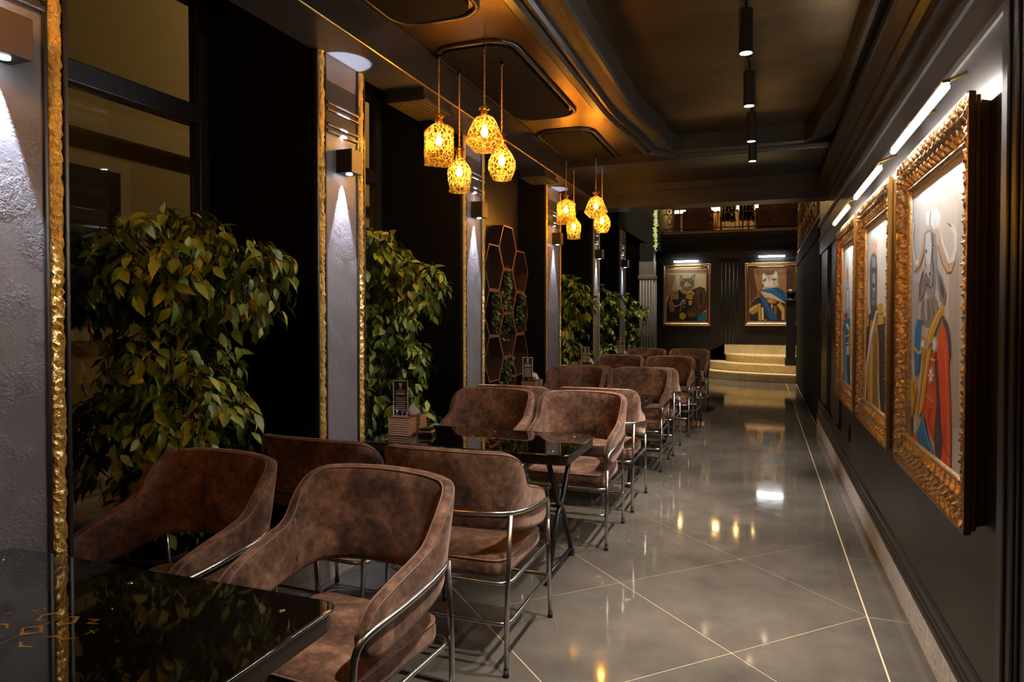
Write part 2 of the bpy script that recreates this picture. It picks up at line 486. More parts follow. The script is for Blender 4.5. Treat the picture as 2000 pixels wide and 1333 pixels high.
ART = {
 'buffalo': [
  ('bcc2c6', '0.07,0.94 0.177,0.94 0.259,0.363 0.07,0.348'),
  ('9fb2c0', '0.07,0.911 0.077,0.896 0.118,0.771 0.075,0.571 0.07,0.531'),
  ('cfc6bb', '0.48,0.94 0.761,0.929 0.789,0.391 0.608,0.382 0.564,0.626'),
  ('b8ada2', '0.654,0.621 0.776,0.645 0.798,0.219 0.684,0.204'),
  ('a9b0b6', '0.07,0.615 0.204,0.599 0.198,0.359 0.07,0.35'),
  ('8f8d8e', '0.07,0.328 0.09,0.338 0.116,0.143 0.07,0.06'),
  ('dfe4e8', '0.302,0.805 0.377,0.807 0.49,0.798 0.537,0.77 0.517,0.744 0.443,0.741 0.38,0.758 0.314,0.767'),
  ('8d9298', '0.381,0.803 0.369,0.783 0.365,0.76 0.418,0.742 0.432,0.743 0.383,0.76 0.387,0.78 0.398,0.801'),
  ('e4e6e8', '0.079,0.798 0.07,0.761 0.078,0.706 0.114,0.667 0.181,0.645 0.221,0.668 0.153,0.672 0.116,0.711 0.095,0.757 0.12,0.79'),
  ('7a7672', '0.112,0.792 0.088,0.758 0.104,0.711 0.14,0.671 0.153,0.67 0.118,0.711 0.101,0.756 0.126,0.789'),
  ('c8a78c', '0.343,0.758 0.276,0.744 0.245,0.705 0.196,0.661 0.116,0.643 0.127,0.631 0.192,0.631 0.266,0.654 0.304,0.685 0.326,0.728 0.375,0.745'),
  ('5a4a42', '0.137,0.632 0.233,0.647 0.292,0.678 0.31,0.707 0.287,0.709 0.269,0.681 0.211,0.65 0.117,0.636'),
  ('e8e8e8', '0.526,0.731 0.576,0.682 0.647,0.633 0.724,0.635 0.755,0.662 0.746,0.709 0.704,0.732 0.618,0.742 0.67,0.728 0.712,0.703 0.715,0.668 0.675,0.643 0.626,0.666 0.575,0.699'),
  ('6b6660', '0.618,0.743 0.662,0.737 0.702,0.723 0.655,0.731'),
  ('cfa98a', '0.451,0.742 0.494,0.72 0.526,0.679 0.579,0.636 0.633,0.609 0.691,0.608 0.726,0.636 0.661,0.629 0.596,0.658 0.544,0.699 0.507,0.736'),
  ('94765f', '0.495,0.692 0.554,0.64 0.627,0.61 0.692,0.608 0.689,0.611 0.639,0.612 0.572,0.64 0.513,0.691'),
  ('8f9399', '0.296,0.746 0.287,0.697 0.302,0.641 0.324,0.595 0.335,0.572 0.383,0.545 0.436,0.544 0.472,0.575 0.487,0.616 0.5,0.671 0.474,0.725 0.39,0.748'),
  ('c9ced3', '0.316,0.74 0.381,0.741 0.41,0.695 0.395,0.65 0.36,0.63 0.32,0.654 0.308,0.704'),
  ('55565c', '0.41,0.735 0.418,0.699 0.409,0.663 0.438,0.619 0.422,0.577 0.447,0.575 0.462,0.618 0.433,0.662 0.443,0.697 0.435,0.733'),
  ('3a3a40', '0.466,0.688 0.463,0.686 0.457,0.685 0.447,0.685 0.437,0.686 0.427,0.687 0.42,0.69 0.418,0.693 0.419,0.695 0.427,0.696 0.436,0.697 0.447,0.695 0.457,0.694 0.463,0.691'),
  ('d9d2c0', '0.455,0.688 0.455,0.687 0.452,0.686 0.448,0.686 0.443,0.686 0.439,0.688 0.436,0.688 0.435,0.69 0.436,0.691 0.439,0.692 0.443,0.692 0.447,0.692 0.451,0.691 0.455,0.69'),
  ('4a4b50', '0.343,0.686 0.342,0.684 0.338,0.682 0.332,0.681 0.325,0.681 0.319,0.683 0.315,0.686 0.313,0.688 0.314,0.69 0.318,0.693 0.324,0.693 0.331,0.693 0.337,0.691 0.341,0.688'),
  ('b9bec2', '0.404,0.62 0.4,0.609 0.389,0.601 0.371,0.597 0.352,0.598 0.333,0.604 0.32,0.613 0.315,0.625 0.319,0.636 0.331,0.644 0.349,0.648 0.369,0.647 0.386,0.641 0.399,0.632'),
  ('3c3c42', '0.345,0.616 0.345,0.613 0.341,0.611 0.336,0.61 0.33,0.61 0.324,0.611 0.32,0.614 0.319,0.617 0.32,0.62 0.324,0.622 0.329,0.623 0.335,0.623 0.341,0.621 0.344,0.619'),
  ('3c3c42', '0.402,0.617 0.401,0.614 0.398,0.612 0.393,0.611 0.387,0.611 0.382,0.613 0.378,0.615 0.377,0.618 0.378,0.621 0.382,0.623 0.386,0.624 0.392,0.624 0.398,0.623 0.401,0.62'),
  ('77726e', '0.389,0.6 0.386,0.594 0.376,0.59 0.361,0.589 0.345,0.589 0.329,0.592 0.318,0.597 0.314,0.602 0.317,0.608 0.328,0.611 0.343,0.614 0.36,0.613 0.374,0.609 0.385,0.605'),
  ('3f3d40', '0.32,0.583 0.357,0.586 0.409,0.572 0.425,0.575 0.366,0.589 0.311,0.588'),
  ('76777d', '0.283,0.641 0.225,0.598 0.207,0.548 0.279,0.549 0.325,0.58 0.303,0.625'),
  ('3d3c42', '0.262,0.628 0.213,0.591 0.215,0.556 0.24,0.555 0.238,0.59 0.285,0.625'),
  ('8a8a90', '0.5,0.63 0.581,0.598 0.631,0.557 0.612,0.53 0.537,0.549 0.502,0.581'),
  ('4a474e', '0.525,0.611 0.582,0.585 0.61,0.555 0.599,0.538 0.552,0.559'),
  ('8b8680', '0.279,0.547 0.241,0.509 0.252,0.486 0.331,0.476 0.423,0.47 0.507,0.494 0.521,0.533 0.471,0.554 0.365,0.546'),
  ('5d5854', '0.354,0.542 0.383,0.512 0.376,0.48 0.398,0.48 0.405,0.512 0.376,0.542'),
  ('cfcbc4', '0.327,0.546 0.32,0.517 0.341,0.483 0.359,0.483 0.338,0.517 0.346,0.546'),
  ('5d5854', '0.428,0.544 0.429,0.519 0.466,0.494 0.482,0.495 0.447,0.519 0.445,0.544'),
  ('6a655f', '0.279,0.539 0.272,0.49 0.292,0.49 0.299,0.539'),
  ('4a4347', '0.587,0.492 0.655,0.479 0.685,0.447 0.703,0.386 0.639,0.383'),
  ('d8521c', '0.283,0.368 0.522,0.397 0.539,0.281 0.508,0.134 0.411,0.154 0.305,0.204'),
  ('4b403e', '0.472,0.377 0.541,0.407 0.598,0.148 0.572,0.06 0.52,0.093 0.486,0.148 0.52,0.258'),
  ('e2571a', '0.576,0.472 0.53,0.44 0.514,0.374 0.682,0.383 0.658,0.427 0.622,0.465'),
  ('dc4e14', '0.518,0.405 0.667,0.411 0.697,0.296 0.717,0.182 0.716,0.066 0.695,0.06 0.573,0.06 0.607,0.15 0.569,0.263'),
  ('b53a10', '0.636,0.203 0.602,0.157 0.659,0.133 0.704,0.128 0.72,0.134 0.677,0.138 0.623,0.16 0.657,0.204'),
  ('f0a25a', '0.622,0.409 0.656,0.292 0.684,0.177 0.68,0.06 0.687,0.06 0.69,0.178 0.663,0.293 0.63,0.41'),
  ('b53a10', '0.416,0.226 0.385,0.186 0.463,0.161 0.486,0.166 0.411,0.19 0.441,0.228'),
  ('c8906a', '0.338,0.255 0.415,0.251 0.457,0.245 0.483,0.252 0.439,0.259 0.359,0.262'),
  ('d7b58a', '0.394,0.366 0.49,0.367 0.497,0.374 0.402,0.373'),
  ('c44418', '0.07,0.107 0.198,0.125 0.324,0.078 0.202,0.063 0.07,0.06'),
  ('cdb7a8', '0.142,0.078 0.3,0.074 0.401,0.06 0.137,0.06'),
  ('3f352f', '0.088,0.163 0.104,0.111 0.115,0.06 0.142,0.06 0.132,0.115 0.115,0.168'),
  ('1d78b8', '0.194,0.482 0.15,0.442 0.16,0.357 0.243,0.362 0.276,0.422 0.288,0.467 0.252,0.485'),
  ('1b70b0', '0.141,0.39 0.25,0.394 0.242,0.323 0.166,0.301'),
  ('c9a05a', '0.111,0.389 0.209,0.375 0.306,0.385 0.289,0.393 0.227,0.384 0.15,0.398'),
  ('e0b070', '0.281,0.467 0.272,0.422 0.241,0.375 0.257,0.375 0.288,0.422 0.297,0.467'),
  ('c99a32', '0.585,0.528 0.507,0.505 0.423,0.47 0.362,0.432 0.335,0.416 0.373,0.405 0.443,0.422 0.509,0.46 0.586,0.497 0.625,0.495 0.609,0.515'),
  ('e0bb62', '0.576,0.523 0.497,0.496 0.43,0.463 0.378,0.422 0.402,0.422 0.453,0.462 0.517,0.494 0.594,0.52'),
  ('d9a777', '0.28,0.456 0.312,0.422 0.382,0.407 0.469,0.426 0.452,0.429 0.382,0.411 0.337,0.425 0.308,0.457'),
  ('c8962a', '0.329,0.398 0.444,0.402 0.394,0.334 0.321,0.215 0.245,0.182 0.202,0.183 0.264,0.278'),
  ('e6c05a', '0.386,0.391 0.323,0.307 0.245,0.193 0.269,0.195 0.345,0.307 0.408,0.392'),
  ('8d6415', '0.345,0.389 0.292,0.295 0.217,0.189 0.232,0.19 0.307,0.296 0.359,0.39'),
  ('d6a530', '0.093,0.294 0.183,0.281 0.228,0.252 0.232,0.195 0.154,0.196 0.115,0.167 0.088,0.239'),
  ('7a5512', '0.124,0.276 0.168,0.231 0.13,0.184 0.152,0.186 0.189,0.233 0.146,0.278'),
  ('7a5512', '0.191,0.267 0.183,0.199 0.203,0.202 0.212,0.269'),
  ('1c79bd', '0.305,0.204 0.413,0.128 0.499,0.107 0.537,0.06 0.462,0.06 0.349,0.06 0.238,0.102 0.205,0.13 0.276,0.163'),
  ('124f88', '0.414,0.115 0.478,0.104 0.507,0.06 0.439,0.06 0.349,0.064'),
  ('5aa8dc', '0.296,0.193 0.405,0.122 0.502,0.09 0.517,0.094 0.421,0.125 0.315,0.197'),
  ('f1f1ee', '0.484,0.327 0.458,0.32 0.471,0.305 0.447,0.312 0.439,0.294 0.431,0.31 0.406,0.3 0.418,0.317 0.39,0.321 0.418,0.328 0.403,0.343 0.429,0.336 0.436,0.354 0.445,0.337 0.469,0.348 0.457,0.33'),
  ('f1f1ee', '0.343,0.411 0.318,0.407 0.331,0.398 0.308,0.402 0.302,0.391 0.294,0.402 0.271,0.395 0.283,0.406 0.257,0.408 0.283,0.412 0.269,0.422 0.292,0.417 0.3,0.428 0.308,0.418 0.33,0.424 0.318,0.413'),
  ('f1f1ee', '0.526,0.421 0.504,0.416 0.516,0.406 0.494,0.411 0.488,0.398 0.48,0.411 0.459,0.403 0.47,0.416 0.446,0.418 0.469,0.423 0.457,0.434 0.479,0.429 0.485,0.441 0.493,0.429 0.514,0.436 0.503,0.424'),
  ('b0a080', '0.451,0.325 0.45,0.321 0.446,0.319 0.441,0.317 0.435,0.317 0.431,0.318 0.427,0.32 0.425,0.323 0.427,0.326 0.43,0.329 0.435,0.33 0.44,0.331 0.446,0.33 0.449,0.328'),
  ('f1f1ee', '0.506,0.407 0.489,0.404 0.498,0.398 0.483,0.401 0.478,0.393 0.472,0.4 0.457,0.396 0.465,0.403 0.448,0.404 0.465,0.407 0.456,0.414 0.472,0.411 0.476,0.418 0.482,0.411 0.497,0.416 0.489,0.409'),
 ],
 'gorilla': [
  ('c3c8ca', '0.07,0.94 0.276,0.94 0.326,0.318 0.07,0.298'),
  ('a4b4be', '0.07,0.934 0.07,0.918 0.118,0.679 0.07,0.605'),
  ('d2cdc6', '0.429,0.927 0.671,0.898 0.702,0.454 0.447,0.451'),
  ('232130', '0.07,0.48 0.281,0.515 0.442,0.53 0.71,0.484 0.742,0.06 0.412,0.06 0.07,0.06'),
  ('b98d33', '0.22,0.473 0.445,0.483 0.526,0.375 0.58,0.06 0.19,0.06 0.109,0.186 0.163,0.361'),
  ('8a6a2a', '0.35,0.417 0.466,0.42 0.524,0.06 0.318,0.06'),
  ('d8c070', '0.254,0.365 0.242,0.197 0.28,0.06 0.317,0.06 0.28,0.199 0.292,0.366'),
  ('6e5a2e', '0.395,0.37 0.403,0.06 0.438,0.06 0.43,0.371'),
  ('c39a3a', '0.07,0.52 0.129,0.537 0.176,0.447 0.07,0.436'),
  ('c79f40', '0.458,0.542 0.636,0.544 0.682,0.461 0.482,0.452'),
  ('8a6820', '0.493,0.495 0.673,0.499 0.666,0.505 0.486,0.501'),
  ('8a6820', '0.07,0.481 0.159,0.486 0.147,0.492 0.07,0.488'),
  ('d0a28a', '0.224,0.841 0.277,0.808 0.323,0.841 0.374,0.8 0.431,0.823 0.425,0.756 0.242,0.769'),
  ('e3c4b0', '0.258,0.776 0.333,0.793 0.414,0.764 0.445,0.764 0.333,0.798 0.224,0.78'),
  ('55565c', '0.206,0.742 0.242,0.765 0.335,0.769 0.425,0.749 0.452,0.695 0.449,0.585 0.442,0.514 0.346,0.465 0.265,0.473 0.207,0.557 0.185,0.676'),
  ('8f9196', '0.256,0.747 0.336,0.755 0.403,0.734 0.406,0.698 0.259,0.706'),
  ('24242a', '0.322,0.694 0.319,0.69 0.31,0.686 0.294,0.684 0.278,0.686 0.262,0.688 0.252,0.693 0.247,0.698 0.251,0.703 0.261,0.706 0.276,0.708 0.293,0.707 0.308,0.704 0.318,0.699'),
  ('24242a', '0.418,0.689 0.415,0.685 0.406,0.681 0.391,0.68 0.375,0.681 0.361,0.684 0.35,0.688 0.346,0.693 0.35,0.698 0.36,0.701 0.374,0.703 0.39,0.702 0.404,0.699 0.414,0.695'),
  ('a3a5aa', '0.299,0.679 0.372,0.676 0.401,0.61 0.342,0.587 0.286,0.614'),
  ('2c2c32', '0.394,0.623 0.389,0.618 0.374,0.614 0.353,0.613 0.329,0.614 0.306,0.616 0.29,0.621 0.285,0.626 0.29,0.631 0.305,0.634 0.327,0.636 0.351,0.635 0.373,0.632 0.388,0.627'),
  ('77797e', '0.269,0.589 0.414,0.586 0.4,0.538 0.298,0.539'),
  ('303036', '0.283,0.565 0.404,0.563 0.403,0.569 0.282,0.571'),
  ('3c3d42', '0.26,0.531 0.442,0.53 0.352,0.465'),
  ('d9d9d6', '0.419,0.514 0.488,0.514 0.273,0.365 0.107,0.203 0.084,0.062 0.07,0.06 0.07,0.253 0.225,0.414'),
  ('c9c9c6', '0.485,0.247 0.518,0.25 0.642,0.06 0.59,0.06'),
  ('9a9a98', '0.454,0.506 0.235,0.364 0.072,0.218 0.099,0.22 0.26,0.364 0.477,0.506'),
 ],
 'bird': [
  ('bcc8cc', '0.07,0.94 0.531,0.925 0.624,0.06 0.07,0.06'),
  ('98a9b4', '0.07,0.662 0.07,0.653 0.086,0.319 0.07,0.31'),
  ('d5d4d0', '0.394,0.926 0.531,0.92 0.569,0.538 0.432,0.539'),
  ('8fa2b4', '0.263,0.679 0.417,0.685 0.477,0.518 0.506,0.436 0.195,0.431 0.207,0.54'),
  ('c8d4dc', '0.31,0.668 0.377,0.666 0.41,0.539 0.302,0.519'),
  ('d07a3a', '0.278,0.754 0.366,0.771 0.416,0.706 0.376,0.67 0.283,0.7'),
  ('22222a', '0.39,0.644 0.386,0.641 0.377,0.639 0.364,0.637 0.35,0.638 0.336,0.64 0.326,0.643 0.323,0.646 0.326,0.649 0.335,0.651 0.348,0.652 0.363,0.652 0.377,0.65 0.385,0.648'),
  ('e08a3a', '0.279,0.625 0.189,0.606 0.294,0.598'),
  ('2a6a70', '0.131,0.464 0.502,0.476 0.557,0.334 0.149,0.299'),
  ('b0283a', '0.163,0.503 0.348,0.508 0.35,0.476 0.167,0.473'),
  ('c9a84a', '0.07,0.519 0.139,0.508 0.121,0.453 0.07,0.463'),
  ('b08a3a', '0.444,0.414 0.569,0.427 0.585,0.255 0.458,0.269'),
  ('2470ae', '0.074,0.43 0.31,0.433 0.304,0.262 0.451,0.123 0.485,0.06 0.308,0.06 0.122,0.21'),
  ('6aa6d2', '0.14,0.387 0.205,0.214 0.362,0.06 0.427,0.06 0.275,0.218 0.211,0.389'),
  ('20303e', '0.327,0.263 0.522,0.272 0.563,0.07 0.479,0.063'),
  ('d8c890', '0.294,0.365 0.49,0.38 0.448,0.386 0.249,0.371'),
  ('d8c890', '0.298,0.322 0.494,0.339 0.452,0.345 0.253,0.328'),
  ('7a2f2a', '0.07,0.125 0.15,0.167 0.26,0.06 0.07,0.06'),
  ('e8e4da', '0.257,0.441 0.394,0.411 0.494,0.417 0.361,0.446'),
 ],
 'cat_dog': [
  ('c9ad85', '0.07,0.922 0.93,0.907 0.93,0.073 0.07,0.071'),
  ('8a6a48', '0.07,0.912 0.921,0.898 0.91,0.849 0.074,0.857'),
  ('dcc7a0', '0.28,0.799 0.885,0.829 0.899,0.594 0.674,0.616 0.307,0.58'),
  ('a77c50', '0.081,0.841 0.28,0.819 0.179,0.521 0.09,0.461'),
  ('15171f', '0.092,0.071 0.096,0.361 0.166,0.521 0.358,0.579 0.624,0.577 0.751,0.32 0.828,0.073'),
  ('1a2440', '0.345,0.53 0.472,0.558 0.499,0.36 0.283,0.351 0.282,0.421'),
  ('a5773c', '0.194,0.555 0.333,0.572 0.352,0.53 0.205,0.521'),
  ('b98a45', '0.166,0.516 0.34,0.52 0.346,0.43 0.173,0.421'),
  ('7b5624', '0.186,0.511 0.183,0.426 0.192,0.426 0.193,0.511'),
  ('7b5624', '0.214,0.511 0.212,0.426 0.22,0.426 0.221,0.51'),
  ('7b5624', '0.242,0.51 0.24,0.426 0.247,0.426 0.25,0.51'),
  ('7b5624', '0.27,0.51 0.269,0.426 0.276,0.425 0.278,0.51'),
  ('7b5624', '0.298,0.51 0.296,0.425 0.304,0.425 0.307,0.51'),
  ('7b5624', '0.327,0.51 0.324,0.425 0.332,0.425 0.334,0.51'),
  ('7d5a34', '0.135,0.421 0.193,0.421 0.258,0.261 0.245,0.221 0.168,0.231 0.135,0.322'),
  ('c59a58', '0.144,0.387 0.197,0.402 0.193,0.41 0.139,0.395'),
  ('c59a58', '0.156,0.354 0.21,0.368 0.207,0.376 0.153,0.361'),
  ('c59a58', '0.169,0.32 0.223,0.334 0.22,0.341 0.166,0.327'),
  ('c59a58', '0.182,0.285 0.236,0.3 0.233,0.308 0.179,0.293'),
  ('c59a58', '0.195,0.251 0.249,0.266 0.246,0.274 0.192,0.259'),
  ('c59a58', '0.197,0.376 0.267,0.302 0.38,0.334 0.458,0.425 0.438,0.434 0.365,0.347 0.274,0.32 0.215,0.386'),
  ('b08a58', '0.382,0.229 0.419,0.338 0.481,0.436 0.465,0.443 0.402,0.343 0.364,0.233'),
  ('b89a70', '0.371,0.579 0.41,0.529 0.473,0.509 0.573,0.528 0.624,0.577 0.523,0.568'),
  ('8c7a66', '0.367,0.818 0.421,0.777 0.459,0.762 0.547,0.765 0.585,0.765 0.679,0.825 0.667,0.744 0.671,0.655 0.624,0.597 0.523,0.573 0.421,0.599 0.37,0.659 0.365,0.738'),
  ('c9b49c', '0.376,0.802 0.421,0.767 0.395,0.727 0.375,0.718'),
  ('c9b49c', '0.666,0.808 0.61,0.765 0.635,0.735 0.66,0.744'),
  ('4a3b30', '0.359,0.814 0.423,0.773 0.431,0.781 0.367,0.822'),
  ('4a3b30', '0.679,0.829 0.581,0.771 0.589,0.763 0.687,0.821'),
  ('b9a890', '0.471,0.697 0.512,0.706 0.56,0.686 0.611,0.646 0.523,0.608 0.421,0.628'),
  ('e8dcc8', '0.497,0.697 0.522,0.697 0.554,0.657 0.516,0.627 0.472,0.648'),
  ('3a2a22', '0.538,0.669 0.535,0.665 0.53,0.662 0.522,0.66 0.513,0.66 0.505,0.662 0.499,0.665 0.497,0.669 0.499,0.673 0.505,0.676 0.513,0.678 0.522,0.677 0.53,0.676 0.535,0.673'),
  ('3a2e26', '0.407,0.692 0.47,0.681 0.473,0.693 0.41,0.704'),
  ('3a2e26', '0.574,0.685 0.631,0.695 0.628,0.706 0.571,0.697'),
  ('4c3c30', '0.479,0.756 0.486,0.716 0.496,0.717 0.489,0.757'),
  ('4c3c30', '0.51,0.761 0.511,0.722 0.521,0.721 0.52,0.761'),
  ('4c3c30', '0.542,0.758 0.537,0.718 0.547,0.718 0.552,0.757'),
  ('4c3c30', '0.462,0.613 0.518,0.632 0.584,0.612 0.588,0.621 0.518,0.642 0.457,0.622'),
  ('5d4c3e', '0.369,0.655 0.433,0.644 0.435,0.652 0.372,0.662'),
  ('5d4c3e', '0.666,0.659 0.609,0.645 0.612,0.637 0.669,0.651'),
  ('4a3222', '0.549,0.538 0.624,0.577 0.774,0.63 0.874,0.604 0.911,0.515 0.907,0.26 0.753,0.162 0.551,0.142 0.5,0.221 0.676,0.32'),
  ('6b4a2e', '0.687,0.576 0.824,0.614 0.887,0.515 0.851,0.319 0.752,0.26 0.737,0.457'),
  ('33221a', '0.774,0.566 0.837,0.516 0.826,0.319 0.776,0.359'),
  ('b98f3a', '0.548,0.557 0.624,0.562 0.675,0.517 0.624,0.478 0.638,0.428 0.574,0.419 0.486,0.449 0.498,0.489'),
  ('e2c25a', '0.547,0.545 0.62,0.54 0.655,0.507 0.67,0.517 0.628,0.554 0.549,0.561'),
  ('2a1c14', '0.611,0.513 0.609,0.509 0.602,0.506 0.592,0.504 0.581,0.505 0.571,0.506 0.564,0.509 0.562,0.513 0.564,0.517 0.571,0.52 0.581,0.521 0.592,0.521 0.602,0.52 0.609,0.517'),
  ('c9b27a', '0.543,0.399 0.625,0.409 0.613,0.34 0.562,0.33'),
  ('6a5228', '0.557,0.365 0.62,0.369 0.618,0.379 0.555,0.374'),
  ('c99a2a', '0.367,0.191 0.424,0.216 0.487,0.191 0.494,0.142 0.438,0.097 0.367,0.122'),
  ('7a5a12', '0.386,0.168 0.476,0.173 0.475,0.18 0.386,0.175'),
  ('7a5a12', '0.387,0.142 0.476,0.148 0.475,0.155 0.386,0.151'),
  ('1f6aa0', '0.74,0.162 0.877,0.221 0.908,0.211 0.909,0.079 0.728,0.078'),
  ('2f86c0', '0.772,0.097 0.883,0.176 0.87,0.187 0.758,0.108'),
  ('6b4a30', '0.5,0.211 0.677,0.221 0.727,0.162 0.576,0.132'),
  ('c9c9d0', '0.49,0.399 0.486,0.392 0.476,0.389 0.466,0.392 0.462,0.399 0.466,0.407 0.476,0.41 0.486,0.407'),
  ('c9c9d0', '0.485,0.36 0.481,0.352 0.471,0.349 0.461,0.352 0.457,0.36 0.461,0.368 0.471,0.371 0.481,0.368'),
  ('c9c9d0', '0.47,0.305 0.466,0.298 0.456,0.294 0.447,0.298 0.443,0.305 0.447,0.313 0.456,0.316 0.466,0.313'),
 ],
 'cat_cape': [
  ('8a6240', '0.077,0.919 0.913,0.923 0.921,0.06 0.084,0.06'),
  ('5a3c2c', '0.088,0.899 0.157,0.908 0.241,0.508 0.104,0.352'),
  ('b0825a', '0.613,0.88 0.769,0.887 0.772,0.523 0.637,0.601'),
  ('a5764c', '0.17,0.82 0.318,0.866 0.32,0.604 0.241,0.527'),
  ('5c3f30', '0.769,0.897 0.902,0.904 0.906,0.483 0.772,0.523'),
  ('3b2a22', '0.093,0.313 0.253,0.449 0.751,0.35 0.754,0.061 0.095,0.06'),
  ('a98a4c', '0.093,0.284 0.242,0.352 0.255,0.234 0.163,0.176 0.094,0.206'),
  ('e0cfa0', '0.106,0.227 0.18,0.276 0.237,0.305 0.225,0.321 0.167,0.291 0.093,0.243'),
  ('1b2236', '0.1,0.166 0.243,0.196 0.268,0.069 0.106,0.069'),
  ('c0b8a8', '0.314,0.584 0.365,0.623 0.468,0.612 0.614,0.639 0.637,0.61 0.547,0.582 0.366,0.555'),
  ('d5cbb8', '0.324,0.827 0.364,0.841 0.404,0.796 0.455,0.801 0.517,0.804 0.568,0.866 0.607,0.846 0.616,0.726 0.628,0.639 0.547,0.601 0.457,0.602 0.366,0.613 0.325,0.681'),
  ('f0e8da', '0.336,0.812 0.364,0.826 0.382,0.758 0.342,0.749'),
  ('efe2d2', '0.545,0.814 0.59,0.847 0.596,0.755 0.545,0.756'),
  ('f4efe6', '0.377,0.681 0.444,0.728 0.513,0.679 0.536,0.621 0.457,0.612 0.365,0.623'),
  ('5a4a40', '0.341,0.702 0.403,0.726 0.395,0.742 0.333,0.718'),
  ('5a4a40', '0.5,0.728 0.59,0.722 0.591,0.74 0.501,0.746'),
  ('3a5a3a', '0.559,0.715 0.558,0.711 0.553,0.708 0.545,0.706 0.538,0.706 0.531,0.708 0.526,0.711 0.523,0.716 0.525,0.72 0.531,0.723 0.537,0.725 0.545,0.725 0.553,0.723 0.558,0.719'),
  ('3a5a3a', '0.387,0.718 0.386,0.713 0.382,0.71 0.375,0.708 0.369,0.708 0.362,0.71 0.357,0.714 0.355,0.718 0.357,0.722 0.362,0.726 0.368,0.727 0.375,0.727 0.382,0.725 0.386,0.722'),
  ('c58a70', '0.433,0.733 0.473,0.733 0.454,0.699'),
  ('6a5548', '0.449,0.699 0.45,0.67 0.459,0.67 0.458,0.699'),
  ('8a7a6a', '0.428,0.796 0.434,0.747 0.443,0.748 0.437,0.796'),
  ('8a7a6a', '0.45,0.801 0.451,0.747 0.46,0.747 0.459,0.8'),
  ('8a7a6a', '0.479,0.796 0.468,0.748 0.477,0.747 0.488,0.794'),
  ('1a6cae', '0.309,0.565 0.502,0.592 0.592,0.606 0.727,0.532 0.784,0.445 0.785,0.35 0.661,0.417 0.503,0.506 0.321,0.541'),
  ('3a94d2', '0.389,0.551 0.568,0.555 0.7,0.478 0.71,0.491 0.572,0.57 0.388,0.567'),
  ('124a80', '0.543,0.576 0.677,0.499 0.756,0.413 0.768,0.421 0.688,0.509 0.552,0.587'),
  ('9cc4e0', '0.59,0.516 0.587,0.509 0.58,0.507 0.572,0.509 0.568,0.516 0.572,0.523 0.579,0.526 0.587,0.523'),
  ('9cc4e0', '0.661,0.47 0.658,0.464 0.649,0.461 0.641,0.464 0.638,0.47 0.641,0.477 0.649,0.48 0.658,0.477'),
  ('0f4070', '0.59,0.587 0.735,0.509 0.742,0.517 0.595,0.595'),
  ('d9cfc0', '0.287,0.546 0.343,0.54 0.503,0.506 0.661,0.417 0.774,0.35 0.65,0.379 0.504,0.428 0.367,0.448'),
  ('b5a48e', '0.354,0.483 0.502,0.434 0.66,0.375 0.663,0.382 0.505,0.441 0.357,0.491'),
  ('c07a4a', '0.401,0.428 0.549,0.418 0.595,0.36 0.505,0.341 0.424,0.37'),
  ('e0a878', '0.53,0.394 0.526,0.382 0.514,0.373 0.496,0.367 0.477,0.368 0.46,0.373 0.448,0.382 0.444,0.394 0.448,0.406 0.459,0.415 0.477,0.42 0.496,0.42 0.514,0.415 0.526,0.406'),
  ('1c4f96', '0.287,0.487 0.344,0.477 0.437,0.341 0.55,0.215 0.619,0.09 0.484,0.08 0.415,0.167 0.323,0.342'),
  ('2f74c0', '0.313,0.445 0.416,0.279 0.509,0.105 0.527,0.112 0.435,0.287 0.331,0.453'),
  ('6aa0d8', '0.364,0.418 0.502,0.233 0.582,0.107 0.588,0.11 0.508,0.236 0.37,0.42'),
  ('1d2f52', '0.127,0.352 0.207,0.43 0.265,0.41 0.242,0.352'),
  ('c8923a', '0.248,0.352 0.3,0.352 0.313,0.079 0.261,0.079'),
  ('e8e0d2', '0.317,0.293 0.351,0.283 0.359,0.089 0.324,0.089'),
  ('b5482a', '0.328,0.507 0.325,0.494 0.317,0.484 0.305,0.479 0.292,0.479 0.28,0.484 0.272,0.494 0.269,0.507 0.271,0.52 0.279,0.53 0.292,0.536 0.305,0.535 0.316,0.53 0.325,0.519'),
  ('c9a05a', '0.595,0.331 0.662,0.369 0.741,0.282 0.743,0.09 0.686,0.09 0.686,0.215'),
  ('e6d08a', '0.622,0.336 0.678,0.278 0.713,0.231 0.726,0.238 0.691,0.286 0.634,0.344'),
  ('e6d08a', '0.701,0.215 0.708,0.1 0.722,0.1 0.714,0.215'),
  ('8a6a30', '0.538,0.312 0.595,0.312 0.596,0.176 0.551,0.176'),
  ('d8c8b8', '0.482,0.331 0.527,0.331 0.516,0.254'),
  ('a8643a', '0.347,0.099 0.415,0.109 0.416,0.075 0.347,0.075'),
 ],
}

# ================================================================ THE SETTING
Y0, YL, YB = -2.5, 8.6, 17.6          # rear of the room, end of the low ceiling, back wall
XW = 0.70                             # right wall
XP = -2.28                            # face of the pillars
XR = -3.12                            # back of the window recesses

# ---- floor with diamond tiles laid in gold grout
bm = bmesh.new()
box(bm, -2.30, 1.0, Y0, YB, -.12, -.0022)
floor = struct(finish(bm, 'floor', 'grout'))

def clip(poly, a, b, c):
    out = []
    n = len(poly)
    for i in range(n):
        p, q = poly[i], poly[(i + 1) % n]
        dp, dq = a * p[0] + b * p[1] - c, a * q[0] + b * q[1] - c
        if dp <= 0:
            out.append(p)
        if dp * dq < 0:
            s = dp / (dp - dq)
            out.append((p[0] + s * (q[0] - p[0]), p[1] + s * (q[1] - p[1])))
    return out

